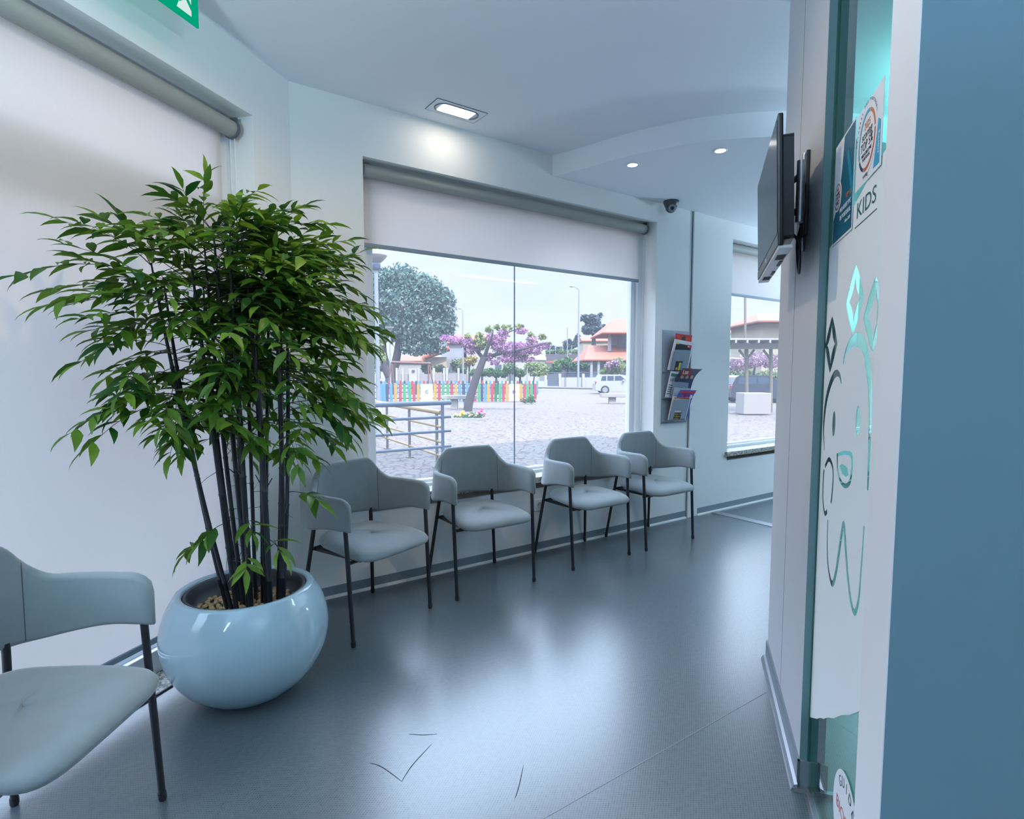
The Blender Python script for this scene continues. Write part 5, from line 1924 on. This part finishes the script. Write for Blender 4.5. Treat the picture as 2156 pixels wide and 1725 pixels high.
windows(w, [(848, 766, 854, 778), (862, 766, 868, 778), (874, 765, 886, 776)], 104)
part(gable(MB(), 833, 887.5, 760, 747, 104, 9, 0.5, 0.1), 'roof', M_roof, t)
t = othing('house', 945, 800, 110, 'two storey pale house with grey balcony left of the blossom tree', 'house')
w = part(pbox(MB(), 930, 722, 974, 803, 110, 10), 'wall', M_hgrey, t)
windows(w, [(953, 735, 962, 751), (941, 737, 946, 752), (934, 778, 945, 800)], 110)
part(gable(MB(), 942, 976, 722, 699, 110, 10, 0.8), 'roof', M_roof, t)
part(pbox(MB(), 952, 751, 972, 758, 108.6, 1.4), 'balcony', M_hgrey, t)
b = MB()
q0, q1 = P(893, 753, 107), P(946, 734, 107)
b.tube([q0, q1], 0.55, 6)
part(b, 'side_roof', M_roof, t)
part(pbox(MB(), 890, 752, 940, 803, 108, 4), 'side_wall', M_ochre, t)
t = othing('house', 1040, 800, 112, 'broad white house behind the blossom tree crown', 'house')
w = part(pbox(MB(), 982, 717.6, 1081, 803, 112, 10), 'wall', M_hwall, t)
windows(w, [(1043, 768, 1056, 776), (1062, 740, 1070, 750)], 112)
part(gable(MB(), 978, 1062, 717, 702, 112, 10, 0.5, 0.08), 'roof', M_roof, t)
t = othing('house', 1125, 800, 110, 'white gabled shed right of the blossom tree', 'house')
w = part(pbox(MB(), 1085, 756, 1148, 803, 110, 6), 'wall', M_hwall, t)
part(gable(MB(), 1082, 1150, 757, 748, 110, 6, 0.4), 'roof', M_hwall, t)
part(pbox(MB(), 1150, 760, 1172, 764, 108, 2), 'side_roof', M_roof, t)
t = othing('house', 1290, 800, 76, 'white house with two orange roofs at the right edge of the large window', 'house')
w = part(pbox(MB(), 1262, 757, 1380, 806, 76, 9), 'wall', M_hwall, t)
windows(w, [(1270, 764, 1278, 778)], 76)
for x in (1243, 1258):
    part(pbox(MB(), x, 757, x + 5, 806, 73, 0.4), 'porch_post', M_hgrey, t)
part(gable(MB(), 1229, 1390, 757, 722, 73, 14, 0.4, 0.16), 'lower_roof', M_roof, t)
w2 = part(pbox(MB(), 1300, 698, 1380, 745, 79, 6), 'upper_wall', M_hgrey, t)
part(pbox(MB(), 1281, 700, 1287, 740, 76, 0.5), 'porch_post', M_hgrey, t)
part(gable(MB(), 1268, 1400, 700, 664, 75, 11, 0.4, 0.30), 'upper_roof', M_roof, t)
t = othing('house', 1255, 760, 122, 'far cream house with a flat orange roof under the tall tree', 'house')
part(pbox(MB(), 1228, 716, 1310, 745, 122, 8), 'wall', M_ochre, t)
part(gable(MB(), 1225, 1315, 718, 707, 122, 8, 0.4), 'roof', M_roof, t)
# terrace wall with the vineyard on it
t = othing('vineyard_terrace', 1190, 760, 112, 'dark stone terrace wall with vines and posts above the white garden wall', 'terrace')
part(pbox(MB(), 1152, 746, 1262, 803, 134, 9), 'terrace_wall', M_stone, t)
part(cloud([(1160, 742, 12, 5), (1180, 741, 22, 5), (1215, 741, 22, 5), (1245, 740, 14, 5)], 136, 900, 0.38, R), 'vines', L_bush, t)
for x in (1157, 1169, 1184, 1203, 1225, 1246, 1262):
    part(pbox(MB(), x, 727, x + 1.4, 747, 134.5, 0.15), 'vine_post', M_pole, t)
# garden walls
t = othing('garden_wall', 905, 803, 90, 'long grey garden wall with pillars behind the playground', 'wall')
part(pbox(MB(), 833, 788, 985, 804, 90, 0.3), 'wall_panel', mat('grey_rose_render', rgo(206, 196, 198), 0.9), t)
for x in (833, 846, 879, 911, 933, 939, 963, 984):
    part(pbox(MB(), x, 775, x + 4, 804, 89.8, 0.6), 'pillar', M_hwall, t)
g_ = part(pbox(MB(), 861, 776, 878, 804, 89.6, 0.7), 'gate_house', M_hwall, t)
part(pbox(MB(), 867, 779, 873, 783, 89.4, 0.3), 'letter_box', M_gate, t)
t = othing('garden_wall', 1200, 815, 64, 'white garden wall with a grey gate behind the car', 'wall')
part(pbox(MB(), 1176, 795, 1420, 815.5, 64, 0.3), 'wall_panel', M_hwall, t)
for x in (1146.5, 1176.5, 1226, 1276, 1300):
    part(pbox(MB(), x, 787, x + 5, 815.5, 63.8, 0.6), 'pillar', M_hwall, t)
part(pbox(MB(), 1153, 795, 1176.5, 813, 63.9, 0.1), 'gate', M_gate, t)
for y in (784, 789, 793):
    part(pbox(MB(), 1152, y, 1420, y + 0.9, 64.1, 0.04), 'rail', M_blue_railshade, t)

# cars
def car(D, px_rear, flip, label, paint, ybase):
    """side view car; local x runs from the rear bumper to the front"""
    g_ = P(px_rear, 785, D); g_.z = GZ
    M = frame(g_, RW * flip, FW * flip, UP)
    t = thing('parked_car', M, label, 'car')
    prof = [(0.0, 0.42), (0.02, 0.75), (0.10, 0.92), (0.30, 1.36), (0.48, 1.46), (1.9, 1.46), (2.25, 1.40), (2.85, 0.98), (3.72, 0.86), (3.90, 0.66), (3.92, 0.36), (3.55, 0.24), (0.3, 0.24), (0.05, 0.30)]
    RX = Matrix(((1, 0, 0, 0), (0, 0, -1, 0), (0, 1, 0, 0), (0, 0, 0, 1)))
    lower = [(0.0, 0.42), (0.02, 0.75), (0.09, 0.93), (2.80, 0.98), (3.72, 0.86), (3.90, 0.66), (3.92, 0.36), (3.55, 0.24), (0.3, 0.24), (0.05, 0.30)]
    b = MB(); b.prism(lower, -1.70, 0.0, RX)
    body = b.build('body', paint, t, bevel=0.05, seg=3)
    up = [(0.09, 0.92), (0.30, 1.36), (0.48, 1.46), (1.9, 1.46), (2.25, 1.40), (2.85, 0.97)]
    b = MB(); b.prism(up, -1.58, -0.12, RX)
    b.build('cabin', paint, t, bevel=0.06, seg=3)
    for poly in ([(0.42, 1.00), (0.52, 1.34), (0.82, 1.36), (0.82, 1.00)], [(0.90, 1.00), (0.90, 1.36), (1.38, 1.36), (1.38, 1.00)], [(1.46, 1.0), (1.46, 1.36), (1.92, 1.36), (2.32, 1.02)]):
        for y0, y1 in ((-0.125, -0.110), (-1.59, -1.575)):
            b = MB(); b.prism(poly, y0, y1, RX); b.build('side_window', M_carglass, t)
    b = MB()
    b.add([(2.30, 0.25, 1.37), (2.30, 1.45, 1.37), (2.80, 1.45, 1.01), (2.80, 0.25, 1.01), (2.33, 0.25, 1.385), (2.33, 1.45, 1.385), (2.83, 1.45, 1.025), (2.83, 0.25, 1.025)],
          [(0, 1, 2, 3), (7, 6, 5, 4), (0, 4, 5, 1), (1, 5, 6, 2), (2, 6, 7, 3), (3, 7, 4, 0)])
    b.build('windscreen', M_carglass, t)
    for x in (0.72, 3.12):
        for y in (-0.02, 1.56):
            b = MB(); b.tube([(x, y, 0.32), (x, y + 0.16, 0.32)], 0.32, 28)
            w_ = b.build('wheel', M_tyre, t)
            b = MB(); b.tube([(x, y - 0.012, 0.32), (x, y + 0.17, 0.32)], 0.20, 20)
            b.build('hub', M_hub, w_)
    b = MB(); b.box(2.0, -0.16, 0.96, 2.16, 0.0, 1.08); b.build('wing_mirror', paint, t, bevel=0.03)
    b = MB(); b.box(-0.01, 0.02, 0.72, 0.10, 0.20, 0.95); b.build('tail_lamp', M_taillight, t, bevel=0.02)
    return t
car(42.5, 1254, 1, 'white hatchback car parked before the white garden wall', M_carw, 830)
car(30.0, 1540, 1, 'dark blue car parked behind the pergola in the far window', M_card, 850)

# seen through the far window
t = othing('pergola', 1600, 868, 23, 'pale timber pergola outside the far window', 'pergola')
for x in (1572, 1623):
    b = MB(); limb_tube(b, [(x, 868), (x, 735)], 23, 0.07, 0.07, 2); part(b, 'post', M_postg, t)
part(pbox(MB(), 1500, 722, 1700, 735, 22.8, 0.16), 'beam', M_concrete, t)
for k in range(9):
    part(pbox(MB(), 1500 + k * 24, 716, 1504 + k * 24, 722, 22.2, 3.0), 'rafter', M_concrete, t)
part(pbox(MB(), 1490, 712, 1710, 716, 22.2, 3.2), 'canopy', mat('pale_canopy', rgo(220, 212, 206), 0.8), t)
for x, s in ((1572, 1), (1572, -1), (1623, -1)):
    b = MB(); limb_tube(b, [(x, 757), (x + s * 16, 737)], 23, 0.05, 0.05, 2); part(b, 'brace', M_postg, t)
o = pbox(MB(), 1566, 828, 1624, 873, 21.5, 0.8).build('planter_block', M_concrete, bevel=0.02)
tag(o, 'white masonry block under the pergola outside the far window', 'wall')
tree('blossoming_tree', 'wide pale pink blossom tree beyond the pergola in the far window', 38, (1585, 836), [[(1584, 836), (1585, 800), (1590, 770)]],
     [(1560, 765, 26, 16), (1590, 758, 30, 18), (1625, 762, 30, 18), (1545, 775, 14, 10)], 1100, 0.13, L_pinkpale, 1.0, 0.1)
tree('hedge', 'green hedge under the pink tree in the far window', 40, (1560, 830), None, [(1540, 795, 22, 16), (1575, 790, 20, 10), (1620, 790, 26, 9)], 700, 0.16, L_bush, cat='hedge')
t = othing('house', 1640, 800, 62, 'pale house with an orange hipped roof in the far window', 'house')
w = part(pbox(MB(), 1604, 682, 1760, 818, 62, 9), 'wall', M_ochre, t)
windows(w, [(1620, 692, 1636, 706), (1660, 692, 1672, 706)], 62)
part(gable(MB(), 1592, 1780, 676, 650, 61, 11, 0.5, 0.25), 'roof', M_roof, t)
t = othing('house', 1560, 790, 90, 'faint low house with orange roof left in the far window', 'house')
part(pbox(MB(), 1520, 702, 1600, 808, 90, 8), 'wall', M_hwall, t)
part(gable(MB(), 1515, 1610, 702, 690, 90, 8, 0.4, 0.1), 'roof', M_roof, t)
o = MB(); o.tube([P(1569, 818, 60), P(1569, 600, 60)], 0.12, 8)
tag(o.build('utility_pole', M_postg), 'dark utility pole rising in the far window', 'pole')
